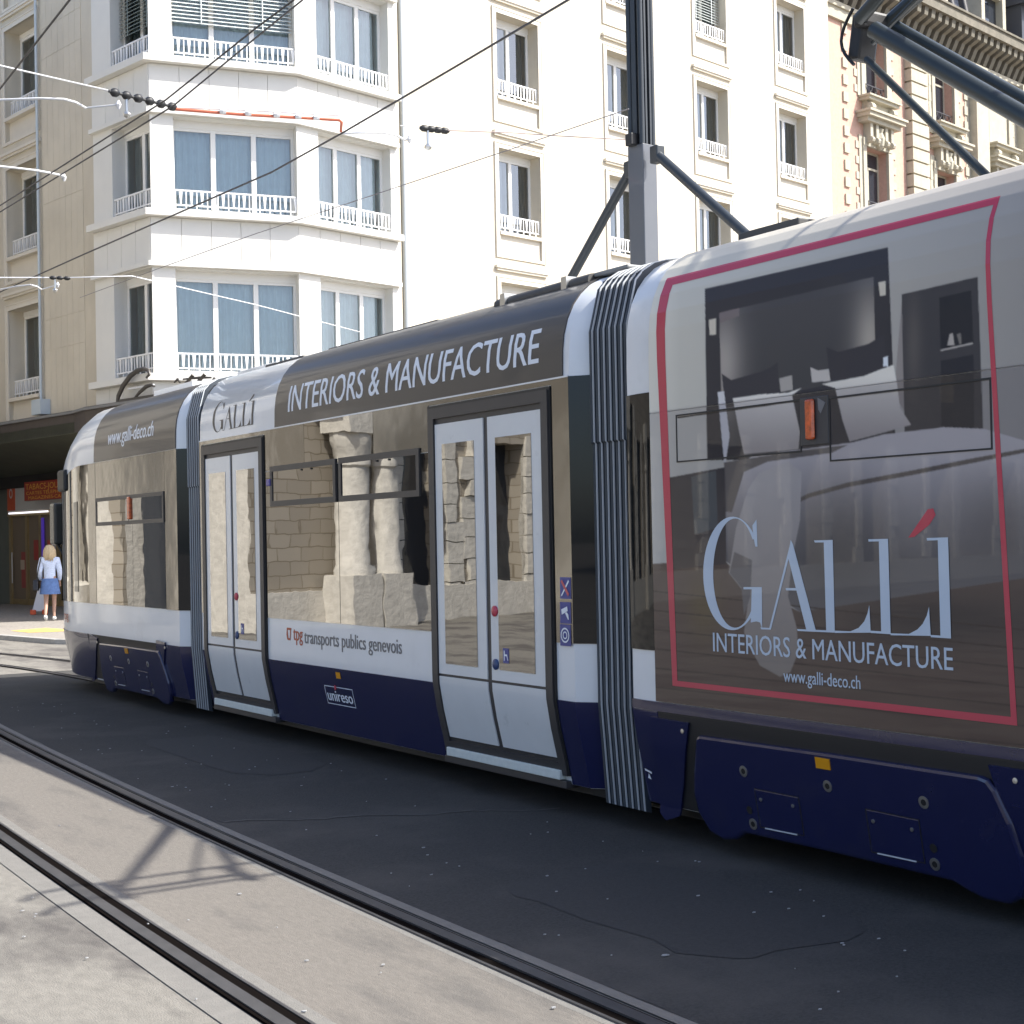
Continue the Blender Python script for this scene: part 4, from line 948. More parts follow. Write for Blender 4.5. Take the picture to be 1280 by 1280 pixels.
def srgb_np(C):
    v = np.clip(C/255., 0, 1); return np.where(v <= .04045, v/12.92, ((v+.055)/1.055)**2.4)
def printed(name, ya, yb, za, zb, mat, step, gain, parent, mod, off):
    ys = np.unique(np.concatenate([np.arange(yb, ya, step), [ya]])); zs = np.unique(np.concatenate([np.arange(za, zb, step), [zb]]))
    nrm = []
    for z in zs:
        dx = (ins(z+.004)-ins(z-.004))/.008; q = math.hypot(1, dx); nrm.append((TX+ins(z)-off/q, z+off*dx/q))
    nrm = np.array(nrm); ev = np.array([e_in(y, mod) for y in ys]); ny, nz = len(ys), len(zs); F_ = np.zeros((ny, nz, 3))
    F_[..., 0] = nrm[None, :, 0]+ev[:, None]; F_[..., 1] = ys[:, None]; F_[..., 2] = nrm[None, :, 1]; F_ = F_.reshape(-1, 3)
    acc = 0; px, py = proj_np(F_); taps = [(i*.62, j*.62) for i in (-1, 0, 1) for j in (-1, 0, 1)]
    for dx, dy in taps: acc = acc+srgb_np(paint(px+dx, py+dy))
    col = np.clip((acc/9)**1.16*gain*1.12*np.array([1.05, 1.0, .93]), 0, 1)
    idx = np.arange(ny*nz).reshape(ny, nz); q = np.stack([idx[:-1, :-1], idx[1:, :-1], idx[1:, 1:], idx[:-1, 1:]], -1).reshape(-1, 4)
    me = bpy.data.meshes.new(name); me.from_pydata((F_-np.array(ORG[parent.name])).tolist(), [], q.tolist())
    ca = me.color_attributes.new('Col', 'FLOAT_COLOR', 'POINT'); ca.data.foreach_set('color', np.concatenate([col, np.ones((len(col), 1))], 1).ravel())
    me.materials.append(mat); me.shade_smooth(); o = bpy.data.objects.new(name, me); COL.objects.link(o); o.parent = parent; ORG[o.name] = ORG[parent.name]; return o
M_ADU = vcol_mat('advert_print_film', .5, .15, coat=.08)
M_ADL = vcol_mat('advert_window_film', .35, .1, coat=1.0, coat_ior=1.36)
md = 'bogie'; y0, y1, _ = MODS[md]
yA = ty(817, 700); AD_G = 1.38
printed('advert_upper', yA, y0+.03, 2.40, 3.375, M_ADU, .0048, AD_G, TRAM, md, .006)
printed('advert_window', yA, y0+.03, .80, 2.397, M_ADL, .0048, AD_G, TRAM, md, .006)
panel('end_glass', yA+.004, y1, 1.08, 2.52, M_DARKGLASS, TRAM, md, .004)
panel('skirt_panel', y0, y1, .745, .797, M_BLUE, TRAM, md, .007)
panel('skirt_panel', ty(822, 880), y1, .205, .742, M_BLUE, TRAM, md, .006)
panel('bogie_gap_shade', y0+.1, ty(822, 880)-.004, .205, .745, M_BLACK, TRAM, md, .004)  # flush black panel; the shade of the gap round the cover is its colour
# red border
def strip_px(a, b, t_in, name='advert_border'):
    pass
RB = [(835, 349), (1252, 246), (1273, 907), (842, 857)]
out_ = [side_px(*p) for p in RB]; inn_ = [side_px(*p) for p in ((842, 357), (1243, 257), (1265, 896), (848, 851))]
V = out_+inn_; zt_ = max(v[1] for v in V)
def dense(p, q, n): return [(p[0]+(q[0]-p[0])*i/n, p[1]+(q[1]-p[1])*i/n) for i in range(n+1)]
for i in range(4):
    j = (i+1) % 4; decal('advert_border', [out_[i], out_[j], inn_[j], inn_[i]], [(0, 1, 2, 3)], M_RED, TRAM, md, .0073)
gal_mesh('advert_name', lambda y, z: (y, z), M_LETTER, md, .0073, GLY); gal_mesh('advert_accent', lambda y, z: (y, z), M_RED, md, .0076, [ACY])
a, z = side_px(893, 813); b, zb = side_px(1193, 839); text_decal('advert_lettering', 'INTERIORS & MANUFACTURE', a, b, (z+zb)/2, .098, M_LETTER, TRAM, md, .0073, bold=.006)
a, z = side_px(981, 853); b, zb = side_px(1077, 860); text_decal('advert_lettering', 'www.galli-deco.ch', a, b, (z+zb)/2, .062, M_LETTER, TRAM, md, .0073, bold=.008)
# hopper windows and indicator in the printed side
for p0, p1, zz in (((846, 521), (1002, 499), .25), ((1037, 497), (1240, 474), .30)):
    a, z = side_px(*p0); b, zb = side_px(*p1); frame_strips('hopper_frame', b, a, min(z, zb)-zz, max(z, zb), .008, M_BLACK, TRAM, md, .009, .006)
a, z = side_px(1001, 503); b, zb = side_px(1038, 550); m = MB(); m.box(TX-.010, TX+.01, b, a, zb-.02, z+.02); ib = m.build('indicator_bracket', M_FRAME, TRAM, bevel=.006)
m = MB(); a, z = side_px(1008, 500); b, zb = side_px(1024, 549); m.box(TX-.030, TX-.009, b+.012, a-.012, zb, z); m.build('indicator_lamp', M_ORANGE, ib, bevel=.016)
decal('indicator_sticker', [side_px(*p) for p in ((1024, 497), (1034, 503), (1028, 517), (1025, 512))], [(0, 1, 2, 3)], M_LETTG, ib, md, .012)

# ---- wheels and bogie covers
BC = [(235, 720), (246, 714), (640, 768), (1140, 843), (1168, 855), (1190, 890), (1228, 1000), (1252, 1110), (1258, 1190), (1235, 1245), (1190, 1266), (1110, 1248), (1055, 1218), (1015, 1190), (600, 1090), (352, 1034), (318, 1055), (280, 1056), (238, 1030), (208, 965), (202, 900), (212, 830)]
BCP = [on_x(780+u/2.56, 640+v/2.56, TX+.0) for u, v in BC]
byc = 5.37
def bogie(yc, flip, md, sc=1.0):
    pts = [(yc+(p.y-byc)*sc, p.z) for p in BCP]
    m = MB(); x = TX+.012
    def xo(z): return TX-.035+max(0, .74-z)*.18
    A = [(xo(z), y, z) for y, z in pts]; B = [(q[0]+.05, q[1], q[2]) for q in A]; n = len(A)
    m.add(A+B, [tuple(range(n)), tuple(reversed(range(n, 2*n)))]+[(i, n+i, n+(i+1) % n, (i+1) % n) for i in range(n)])
    bc = m.build('bogie_cover', M_BLUE, TRAM, bevel=.018)
    def loc(u, v):
        P = on_x(780+u/2.56, 640+v/2.56, TX+.0); z = P.z; return Vector((xo(z), yc+(P.y-byc)*sc, z))
    for (u, v) in ((378, 830), (647, 878), (955, 930), (386, 1003), (966, 1133)):
        m = MB(); P = loc(u, v); m.lathe([(.030, -.004), (.030, .0025), (.016, .003), (.016, .001), (.0, .001)], P, 14, (-1, 0, -.18)); m.build('bolt', M_STEEL, bc, smooth=40)
        m = MB(); m.lathe([(.0150, .0012), (.0150, .0034), (.0, .0036)], P, 10, (-1, 0, -.18)); m.build('bolt_socket', M_BLACK, bc)
    for (u, v) in ((380, 957), (968, 1080)):
        m = MB(); P = loc(u, v); m.lathe([(.022, -.003), (.022, .002), (.0, .0015)], P, 12, (-1, 0, -.18)); m.build('drain_hole', M_BLACK, bc)
    for q in ([(407, 888), (545, 915), (547, 1040), (410, 1012)], [(763, 953), (930, 988), (932, 1128), (765, 1092)]):
        m = MB(); c = [loc(*p)+Vector((-.003, 0, 0)) for p in q]; m.prism(c, (.02, 0, 0)); ap = m.build('access_panel', M_BLUE, bc, bevel=.004)
        ce = sum(c, Vector())/4; m = MB(); m.prism([ce+(p-ce)*1.035+Vector((.0016, 0, 0)) for p in c], (.015, 0, 0)); m.build('panel_joint', M_BLACK, ap)
        for k in (.12, .86):
            m = MB(); P = c[0]+(c[1]-c[0])*k+(c[3]-c[0])*.25; m.lathe([(.010, -.002), (.010, .004), (.0, .005)], P, 8, (-1, 0, -.18)); m.build('screw', M_STEEL, ap)
        m = MB(); a_ = c[3]+(c[2]-c[3])*.12+Vector((-.002, 0, -.002)); b_ = c[3]+(c[2]-c[3])*.86+Vector((-.002, 0, -.002)); m.tube([a_, b_], .0035, 5); m.build('hinge', M_TRIM, ap)
    m = MB(); c = [loc(*p)+Vector((-.006, 0, 0)) for p in ((620, 782), (665, 790), (665, 826), (620, 818))]; m.prism(c, (.01, 0, 0)); m.build('reflector', M_AMBER, bc)
    for wy in (yc-.55, yc+.55):
        for wx in (5.90, 6.96):
            m = MB(); m.lathe([(.06, -.06), (.29, -.06), (.29, .03), (.32, .04), (.32, .06), (.06, .06)], (wx, wy, .30), 24, (1 if wx < 6.4 else -1, 0, 0)); m.build('wheel', pm('wheel_steel_dark', (.05, .045, .04), .6, metal=.5), TRAM, smooth=40)
    # wheel-arch corner plates
    return bc
bogie(byc, False, 'bogie'); fyc = (on_x(123, 840, TX).y+on_x(205, 840, TX).y)/2
bogie(fyc, False, 'front', (on_x(123, 840, TX).y-on_x(205, 840, TX).y)/(BCP[-1].y-BCP[8].y))
for (pp, mdn) in (([(815, 895), (863, 903), (852, 1020), (835, 1025), (828, 1015)], 'bogie'), ([(1238, 955), (1285, 962), (1285, 1110), (1268, 1040)], 'bogie'), ([(113, 792), (123, 797), (120, 850), (117, 852)], 'front'), ([(197, 800), (208, 803), (207, 870), (203, 878)], 'front')):
    V = [side_px(*p) for p in pp]; o = decal('arch_plate', V, [tuple(range(len(V)))], M_BLUE, TRAM, mdn, .011)
    md_ = o.modifiers.new('solid', 'SOLIDIFY'); md_.thickness = .012; md_.offset = 0
    y_, z_ = V[1]; P = tp(y_+.06 if mdn == 'bogie' else y_+.02, z_-.05, .016, mdn); m = MB(); m.lathe([(.013, -.004), (.013, .004), (.0, .005)], P, 10, (-1, 0, 0)); m.build('screw', M_STEEL, o)
y, z = side_px(811, 966); decal('jack_mark', [(y+.035, z+.012), (y-.035, z+.0), (y-.035, z+.012), (y+.035, z+.024)], [(0, 1, 2, 3)], M_LETTW, TRAM, 'bogie', .009); decal('jack_mark', [(y+.018, z-.03), (y-.018, z-.034), (y, z+.0)], [(0, 1, 2)], M_LETTW, TRAM, 'bogie', .009)

# ---- bellows
def bellows(ya, yb, nf):
    b = None; w = (yb-ya)/nf
    zsn = [.14, .35, .73, 1.6, 2.27, 2.28, 2.69, 2.94, 3.02, 3.12, 3.2, 3.26, 3.31, 3.345, 3.37, 3.385]
    def bx_(z):
        base = float(np.interp(z, [.14, .73, 2.69, 2.94, 3.2, 3.27, 3.32, 3.36, 3.385], [.10, .055, .055, .055, .125, .19, .28, .46, .80]))
        return base-(.012 if z >= 2.28 else 0)
    def ring(mb, sts):
        V = []; n = 0
        for (dy, dd) in sts:
            near = [(TX+bx_(z)+dd, dy, z-dd*.3) for z in zsn]; far = [(TF-bx_(z)-dd, dy, z-dd*.3) for z in reversed(zsn)]; r = near+far; n = len(r); V += r
        Fc = [(i*n+k, i*n+k+1, (i+1)*n+k+1, (i+1)*n+k) for i in range(len(sts)-1) for k in range(n-1)]
        mb.add(V, Fc)
    m = MB(); ring(m, [(0, .045), (w*.10, .006), (w*.5, 0), (w*.88, .006), (w, .045)]); fold = m.mesh('fold', M_BELLOW)
    m = MB(); ring(m, [(w*.09, .006), (w*.10, -.004), (w*.16, -.004), (w*.17, .006)]); trim = m.mesh('fold_edge', M_TRIM)
    m = MB(); m.box(TX+.16, TF-.16, ya+.005, yb-.005, .2, 3.25); b = m.build('bellows', M_BLACK, TRAM)
    for i in range(nf):
        f = piece('fold', fold, b, (0, 0, 0)); f.location = Vector((0, ya+i*w, 0))-Vector(ORG[TRAM.name])
        t = piece('fold_edge', trim, f, (0, 0, 0), 0, True)
bellows(6.985, 7.385, 7); bellows(13.815, 14.155, 6); bellows(3.415, 3.785, 7)

# ---- front carriage
md = 'front'; y0, y1, _ = MODS[md]
yC = ty(112, 700); yW0, yW1 = ty(219, 700), ty(121, 700)
panel('end_glass', y0, y0+CH, 1.08, 2.66, M_DARKGLASS, TRAM, md, .004)
panel('window_film', y0+CH, yW0+.26, 1.08, 2.66, M_BLUR, TRAM, md, .004)
for a, b in ((yW0+.266, (yW0+yW1)/2-.003), ((yW0+yW1)/2+.003, yW1)): panel('window_glass', a, b, 1.085, 2.22, M_MIRROR, TRAM, md, .004)
panel('upper_film', yW0+.266, yW1, 2.226, 2.66, M_BLUR, TRAM, md, .004)
fs = frame_strips('hopper_window', yW0+.28, yW1-.02, 1.95, 2.26, .04, M_FRAME, TRAM, md, .014); panel('pane', yW0+.32, (yW0+yW1)/2-.04+.1, 1.99, 2.22, M_MIRROR, fs, md, .008); panel('pane', (yW0+yW1)/2+.12, yW1-.06, 1.99, 2.22, M_MIRROR, fs, md, .008)
m = MB(); P = tp((yW0+yW1)/2+.06, 2.1, 0, md); m.box(TX-.03, TX+.01, P.y-.03, P.y+.05, 2.0, 2.24); m.build('indicator_lamp', M_ORANGE, TRAM, bevel=.01)
panel('cab_pillar', yW1+.005, yC+.0, 1.08, 2.66, M_BLUR, TRAM, md, .006)
panel('cab_side_glass', yC+.01, y1-.22, 1.08, 2.66, M_MIRROR, TRAM, md, .004)
panel('cab_slot', yC+.42, yC+.58, 1.2, 2.25, M_DARKGLASS, TRAM, md, .008)
panel('sign_band', y0+CH+.02, ty(118, 600), 2.666, 3.33, M_BROWN, TRAM, md, .0055)
panel('skirt_panel', y0, ty(205, 850)+.0, .205, .73, M_BLUE, TRAM, md, .006)
panel('skirt_panel', ty(122, 850), y1-.05, .205, .73, M_BLUE, TRAM, md, .006)
panel('bogie_gap_shade', ty(206, 850), ty(121, 850), .22, .728, M_BLACK, TRAM, md, .004)  # black sheet on the shell, painting the shade behind the front cover
m = MB(); V = []; zsw = [.9, 1.3, 1.8, 2.2, 2.6]
rows = []
for z in (1.0, 1.4, 1.9, 2.3, 2.6):
    P = tp(y1-.02, z, 0, md); rows.append(P)
for P in rows: V += [(P.x+.05, y1+.012, P.z), (TX+TF-P.x-.05, y1+.012, P.z)]
m.add(V, [(2*i, 2*i+1, 2*i+3, 2*i+2) for i in range(4)]); m.build('windscreen', M_DARKGLASS, TRAM)
a, z = side_px(135, 556); b, zb = side_px(192, 548); text_decal('lettering', 'www.galli-deco.ch', a, b, z-.0, .155, M_LETTW, TRAM, md, .0068)
text_decal('lettering', 'tpg', ty(77, 770), ty(85, 770), .86, .10, pm('print_orange_red', (.45, .07, .02), .4), TRAM, md, .010)
P = on_x(86, 601, 5.28)
m = MB(); m.box(P.x-.10, P.x+.06, P.y-.14, P.y+.16, P.z-.13, P.z+.13); mr_ = m.build('camera_housing', M_BLACK, TRAM, bevel=.03)
m = MB(); m.tube([(P.x+.02, P.y, P.z+.12), (P.x+.18, P.y-.1, P.z+.3)], .012, 6); m.tube([(P.x+.02, P.y, P.z-.12), (P.x+.25, P.y-.1, P.z-.22)], .012, 6); m.build('housing_stay', M_BLACK, mr_)
P = on_x(71, 655, 5.35)
m = MB(); m.box(P.x-.06, P.x+.06, P.y-.10, P.y+.12, P.z-.26, P.z+.26); mr_ = m.build('wing_mirror', pm('mirror_shell', (.03, .032, .03), .25), TRAM, bevel=.03)
m = MB(); m.tube([(P.x, P.y, P.z-.24), (P.x+.05, P.y-.05, P.z-.36), (P.x+.35, P.y-.3, P.z-.36)], .02, 8); m.build('mirror_arm', M_BLACK, mr_, smooth=50)

# ---- roof equipment
M_ROOFD = pm('roof_box_dark', (.07, .067, .063), .6, var=.12, vs=4)
def roof_box(xa, ya_, xb, yb_, X, h, mat, w=.6, nm='roof_box', zt=None):
    a = on_x(xa, ya_, X); b = on_x(xb, yb_, X); z = (a.z+b.z)/2; m = MB(); m.box(X, X+w, min(a.y, b.y), max(a.y, b.y), 3.30, z); return m.build(nm, mat, TRAM, bevel=.012)
roof_box(410, 437, 546, 397, 5.62, 0, M_ROOFD, 1.4, 'roof_hatch'); roof_box(331, 456, 378, 444, 5.62, 0, M_ROOFD, 1.2, 'roof_hatch')
roof_box(296, 464, 345, 452, 5.85, 0, M_WHITE, .9, 'roof_box'); roof_box(192, 487, 240, 478, 5.75, 0, M_WHITE, 1.2, 'roof_unit')
a = on_x(624, 377, 5.5); b = on_x(742, 344, 5.5)
m = MB(); m.tube([(5.5, a.y, a.z-.03), (5.5, b.y, b.z-.03)], .045, 10); rp = m.build('roof_conduit', M_ROOFD, TRAM, smooth=50)
for k in (.12, .78):
    m = MB(); m.box(5.44, 5.56, a.y+(b.y-a.y)*k-.03, a.y+(b.y-a.y)*k+.03, 3.25, a.z+.03); m.build('conduit_clip', M_STEEL, rp)
m = MB(); m.box(5.5, 7.2, b.y-.35, b.y, 3.33, b.z+.015); m.build('gangway_cover', pm('gangway_grey', (.25, .25, .24), .5), TRAM, bevel=.01)
a = on_x(922, 292, 5.62); b = on_x(998, 271, 5.62); m = MB(); m.box(5.62, 5.8, b.y, a.y, 3.34, (a.z+b.z)/2); m.build('roof_rail', M_ROOFD, TRAM, bevel=.008)

# ---- pantograph
M_PAN = pm('pantograph_green_grey', (.020, .027, .028), .42, coat=.2, var=.1, vs=5)
PX_ = 6.25
def pp_(x, y, X=PX_): return on_x(x, y, X)
kn = pp_(1093, 38); base = pp_(1290, 152)
dirv = (base-kn).normalized(); basef = kn+dirv*1.75
m = MB(); m.tube([kn, basef], .050, 16); pn = m.build('pantograph', M_PAN, TRAM, smooth=50)
kn2 = pp_(1112, 30, PX_+.22)
m = MB(); m.tube([kn2, kn2+(basef-kn)], .038, 14); m.build('lower_arm', M_PAN, pn, smooth=50)
m = MB(); c = pp_(1080, 48, PX_+.1); m.obox(c, (1, 0, 0), (0, math.cos(.2), math.sin(.2)), (0, -math.sin(.2), math.cos(.2)), .075, .045, .13); m.obox(c+Vector((0, -.06, .08)), (1, 0, 0), (0, 1, 0), (0, 0, 1), .10, .05, .045); m.build('knee_joint', M_BLACK, pn, bevel=.02)
r0 = pp_(1083, 74); r1 = pp_(1232, 219); m = MB(); m.tube([r0, r0+(r1-r0)*.55, r1+(r1-r0)*.06], [.022, .022, .026], 10); m.build('coupling_rod', M_PAN, pn, smooth=50)
k2 = pp_(1090, 28, PX_+.1); hd = Vector((6.4, kn.y-1.95, 5.62))
for sx in (-.10, .10):
    m = MB(); m.tube([k2+Vector((sx, 0, 0)), Vector((6.4+sx*3.2, hd.y, hd.z-.08))], [.040, .026], 10); m.build('upper_arm', M_PAN, pn, smooth=50)
m = MB(); m.tube([k2+Vector((0, 0, -.12)), Vector((6.4, hd.y+.1, hd.z-.2))], .014, 8); m.build('head_guide_rod', M_PAN, pn)
for dy in (-.17, .17):
    m = MB(); m.tube([(5.55, hd.y+dy, hd.z-.22), (5.75, hd.y+dy, hd.z-.04), (5.95, hd.y+dy, hd.z), (6.85, hd.y+dy, hd.z), (7.05, hd.y+dy, hd.z-.04), (7.25, hd.y+dy, hd.z-.22)], .022, 8); m.build('contact_strip', M_BLACK, pn)
m = MB(); m.box(6.05, 6.10, hd.y-.2, hd.y+.2, hd.z-.10, hd.z-.05); m.box(6.70, 6.75, hd.y-.2, hd.y+.2, hd.z-.10, hd.z-.05); m.box(6.05, 6.75, hd.y-.02, hd.y+.02, hd.z-.12, hd.z-.08); m.build('head_carrier', M_BLACK, pn)
m = MB(); m.box(6.2, 6.7, basef.y-.5, kn.y-.2, 3.385, 3.43); m.box(6.1, 6.6, basef.y-.25, basef.y+.25, 3.5, basef.z+.05); m.build('pantograph_base', M_PAN, pn, bevel=.01)
pts = []
for i in range(9): t = i/8; pts.append(c+Vector((-.1, -.02+.10*math.sin(t*3.1), .15-.32*t)))
m = MB(); m.tube(pts, .010, 6); m.build('jumper_cable', M_BLACK, pn)
# ================================================================ stop mast behind the tram
MX = 9.2; mb0 = on_x(805, 300, MX); my = mb0.y
MAST = root('stop_mast', (MX, my, 0), 'tall dark grey steel mast with two slanting struts rising behind the tram', 'mast')
c_, s_ = math.cos(R_(9)), math.sin(R_(9)); ux, uy = Vector((c_, s_, 0)), Vector((-s_, c_, 0))
zn = on_x(805, 182, MX).z
m = MB(); m.obox((MX, my, zn/2), ux, uy, (0, 0, 1), .098, .105, zn/2); m.build('post', pm('mast_lower_paint', (.10, .105, .115), .32, coat=.4, var=.06, vs=3), MAST, bevel=.008)
m = MB(); H2 = 8.6
for (dx, dy, r) in ((-.075, -.075, .03), (-.075, .075, .03), (.075, -.075, .03), (.075, .075, .03)):
    p = Vector((MX, my, 0))+ux*dx+uy*dy; m.tube([(p.x, p.y, zn), (p.x, p.y, H2)], r, 10)
for (dx, dy, hx, hy) in ((-.03, -.085, .012, .014), (.03, -.085, .012, .014), (-.085, 0, .014, .03), (.085, 0, .014, .03)):
    p = Vector((MX, my, (zn+H2)/2))+ux*dx+uy*dy; m.obox(p, ux, uy, (0, 0, 1), hx, hy, (H2-zn)/2)
m.obox((MX, my, (zn+H2)/2), ux, uy, (0, 0, 1), .062, .062, (H2-zn)/2); m.build('fluted_post', M_MAST, MAST, smooth=40)
ZC = 4.0
def down_to(P, Q, z): t = (z-P.z)/(Q.z-P.z); return P+(Q-P)*t
n1 = on_x(818, 190, MX); e1 = on_x(930, 291, MX-.1); n2 = on_x(792, 206, MX); e2 = on_x(715, 346, MX-.1)
for nm_, a, b in (('strut', n1, e1), ('strut', n2, e2)):
    q = down_to(a, b, ZC); m = MB(); m.tube([a, q], .048, 12); st = m.build('strut', M_MAST, MAST, smooth=50)
    m = MB(); m.obox(a+(q-a).normalized()*.06, (1, 0, 0), (0, 1, 0), (0, 0, 1), .05, .06, .085); m.build('strut_bracket', M_MAST, st, bevel=.012)
m = MB(); m.obox(on_x(790, 175, MX-.12), (1, 0, 0), (0, 1, 0), (0, 0, 1), .05, .05, .06); m.build('wire_clamp', M_BLACK, MAST, bevel=.01)
m = MB(); m.box(8.75, 10.1, my-4.6, my+4.6, ZC-.14, ZC); m.build('canopy_roof', pm('canopy_glass_grey', (.3, .33, .34), .3), MAST, bevel=.02)

# ================================================================ overhead wires
def wire(name, pts, z, r, mat, label, cat='wire', sag=0):
    P = []
    for i, p in enumerate(pts): P.append(on_z(p[0], p[1], p[2] if len(p) > 2 else z))
    m = MB(); m.tube(P, r, 6); return tag(m.build(name, mat, None, smooth=60), label, cat, 'overhead line wires' if cat == 'wire' else None)
wire('overhead_wire', [(760, -30), (710, 0), (570, 83), (430, 165), (340, 215), (100, 320), (0, 365), (-60, 392)], 5.7, .010, M_WIRE, 'dark contact wire running over the tram roof past the bay windows')
wire('overhead_wire', [(420, -46), (378, -8), (320, 35), (207, 125), (0, 257), (-80, 305)], 5.7, .008, M_WIRE, 'upper of two close parallel dark wires crossing the left of the bay')
wire('overhead_wire', [(430, -40), (388, -8), (320, 47), (217, 132), (0, 265), (-80, 314)], 5.7, .008, M_WIRE, 'lower of two close parallel dark wires crossing the left of the bay')
wire('overhead_wire', [(110, -30), (87, 0), (0, 111), (-40, 160)], 5.7, .009, M_WIRE, 'single dark wire slanting past the top window of the left wall')
wire('overhead_wire', [(-60, 68), (0, 82), (135, 113)], 5.95, .008, M_WIREL, 'pale span wire tied to the black insulator beside the bay')
wire('overhead_wire', [(786, 136), (640, 186), (460, 246), (320, 292), (200, 335), (100, 372)], 5.6, .005, pm('wire_grey', (.22, .2, .2), .5), 'thin grey wire from the dark mast down across the bay')
wire('overhead_wire', [(-40, 347), (62, 347)], 5.6, .009, M_WIREL, 'short pale wire before the small insulator on the left wall')
wire('overhead_wire', [(88, 347), (165, 345), (320, 381), (450, 415)], 5.6, .008, M_WIREL, 'pale cable drooping across the lowest bay windows')
wire('overhead_wire', [(500, 157), (526, 160)], 5.75, .005, M_WIREL, 'tiny wire end beside the twin insulator on the blank wall')
wire('overhead_wire', [(560, 163), (640, 166), (700, 170), (790, 175)], 5.75, .005, pm('wire_pinkish', (.4, .3, .28), .5), 'thin span wire from the twin insulator to the dark mast')
def insulator(pts, z, n, r, label):
    a, b = on_z(pts[0][0], pts[0][1], z), on_z(pts[1][0], pts[1][1], z); o = root('line_insulator', a[:], label, 'insulator', 'overhead line insulators')
    m = MB(); m.tube([a, b], r*.35, 8); m.build('rod', M_BLACK, o, smooth=50)
    for i in range(n):
        c = a+(b-a)*((i+.5)/n); d = (b-a).normalized(); m = MB(); m.lathe([(r*.4, -.05), (r, -.02), (r, .02), (r*.4, .05)], c, 10, d); m.build('insulator_disc', M_BLACK, o, smooth=40)
    c = a+(b-a)*.25; m = MB(); m.tube([c, c+Vector((0, 0, -.16))], .014, 6); m.lathe([(.02, -.03), (.035, 0), (.02, .03)], c+Vector((0, 0, -.18)), 8, (1, 0, 0)); m.build('hanger', M_STEEL, o)
    return o
insulator(((136, 114), (222, 135)), 5.95, 6, .040, 'long black ribbed insulator hanging beside the middle bay windows')
insulator(((62, 347), (88, 348)), 5.6, 3, .030, 'small black insulator in front of the left wall above the canopy')
insulator(((526, 160), (560, 164)), 5.75, 4, .032, 'small black twin insulator before the blank wall right of the bay')
M_ORROD = pm('orange_insulating_rod', (.50, .12, .06), .5)
o = root('pull_off_arm', on_z(215, 137, 5.93)[:], 'orange pull-off rod with white bands over the middle bay windows', 'rod')
A = [on_z(x, y, 5.93) for x, y in ((214, 136), (300, 143), (424, 150), (427, 153), (426, 164))]
m = MB(); m.tube(A, .016, 8); m.build('rod', M_ORROD, o, smooth=50)
A2 = [p+Vector((0, 0, .045)) for p in A[:3]]; m = MB(); m.tube([A2[0]+Vector((0, 0, -.03)), A2[1], A2[2]], .008, 6); m.build('tie_wire', M_WIREL, o)
for t in (.3, .45, .62, .75, .86):
    p = A[0]+(A[2]-A[0])*t; d = (A[2]-A[0]).normalized(); m = MB(); m.lathe([(.025, -.03), (.03, 0), (.025, .03)], p+Vector((0, 0, .01)), 8, d); m.build('band', M_WIREL, o)
def steady(pts, z, label):
    P = [on_z(x, y, z) for x, y in pts]; o = root('steady_arm', P[0][:], label, 'arm', 'curved white steady arms')
    m = MB(); m.tube(P[:-1], .012, 8); m.build('tube', M_WIREL, o, smooth=60)
    m = MB(); m.tube(P[-2:], .009, 6); m.lathe([(.01, -.04), (.03, 0), (.01, .04)], P[-1], 8, (0, 0, 1)); m.build('clip', M_WIREL, o)
steady([(-30, 128), (0, 125), (50, 123), (80, 124), (95, 128), (107, 135), (148, 131)], 5.8, 'curved white arm reaching towards the long black insulator')
steady([(425, 167), (445, 166), (480, 166), (495, 169), (506, 175), (512, 174)], 5.75, 'curved white arm at the end of the orange rod')
steady([(-30, 366), (0, 362), (20, 358), (38, 356), (46, 358), (52, 362), (72, 356)], 5.55, 'curved white arm below the small insulator on the left wall')
steady([(-20, 207), (0, 208), (20, 210), (45, 213), (62, 216), (80, 220), (80, 222)], 5.7, 'slim grey bracket clipped to the lower parallel wires')

# ================================================================ shop under the canopy
fShop = FR(fL.P(0, REC, 0), fL.P(fL.L, REC, 0))
def sa(x, y=700): return fShop.px(x, y)
SHOP = root('tobacco_shopfront', fShop.P(sa(40)[0], 0, 0)[:], 'brass framed tobacco shop entrance recessed under the dark canopy', 'shopfront')
M_BRASS = pm('brass_frame', (.34, .25, .12), .4, metal=.4, var=.1, vs=5)
a0, a1 = sa(14)[0], sa(100)[0]; zT = sa(30, 640)[1]
m = MB(); fShop.box(m, a0, a1, -.10, .08, zT-.12, zT+.12)
for x in (16, 36.5, 53.5, 75, 97): a = sa(x)[0]; fShop.box(m, a-.07, a+.07, -.08, .08, .08, zT-.12)
fShop.box(m, a0, a1, -.06, .06, .08, .24); m.build('door_frame', M_BRASS, SHOP)
m = MB(); fShop.box(m, a0, a1, .0, .02, .24, zT-.12); m.build('door_glass', pm('shop_glass', (.012, .010, .010), .04, spec=.6), SHOP)
m = MB(); fShop.box(m, sa(17)[0], sa(66)[0], -.14, -.11, zT-.05, zT-.0); m.build('light_tube', pm('tube_lit', (.8, .8, .85), .4, emit=(.9, .9, 1, .6)), SHOP)
m = MB(); a = sa(20)[0]; m.tube([fShop.P(a, -.12, .7), fShop.P(a, -.12, 1.6)], .018, 8); m.build('door_pull', M_STEEL, SHOP)
m = MB(); a = sa(57.5)[0]; fShop.box(m, a-.07, a+.07, -.10, -.07, 1.3, zT-.2); m.build('violet_tube', pm('violet_neon', (.10, .04, .5), .4, emit=(.2, .1, 1, .06)), SHOP)
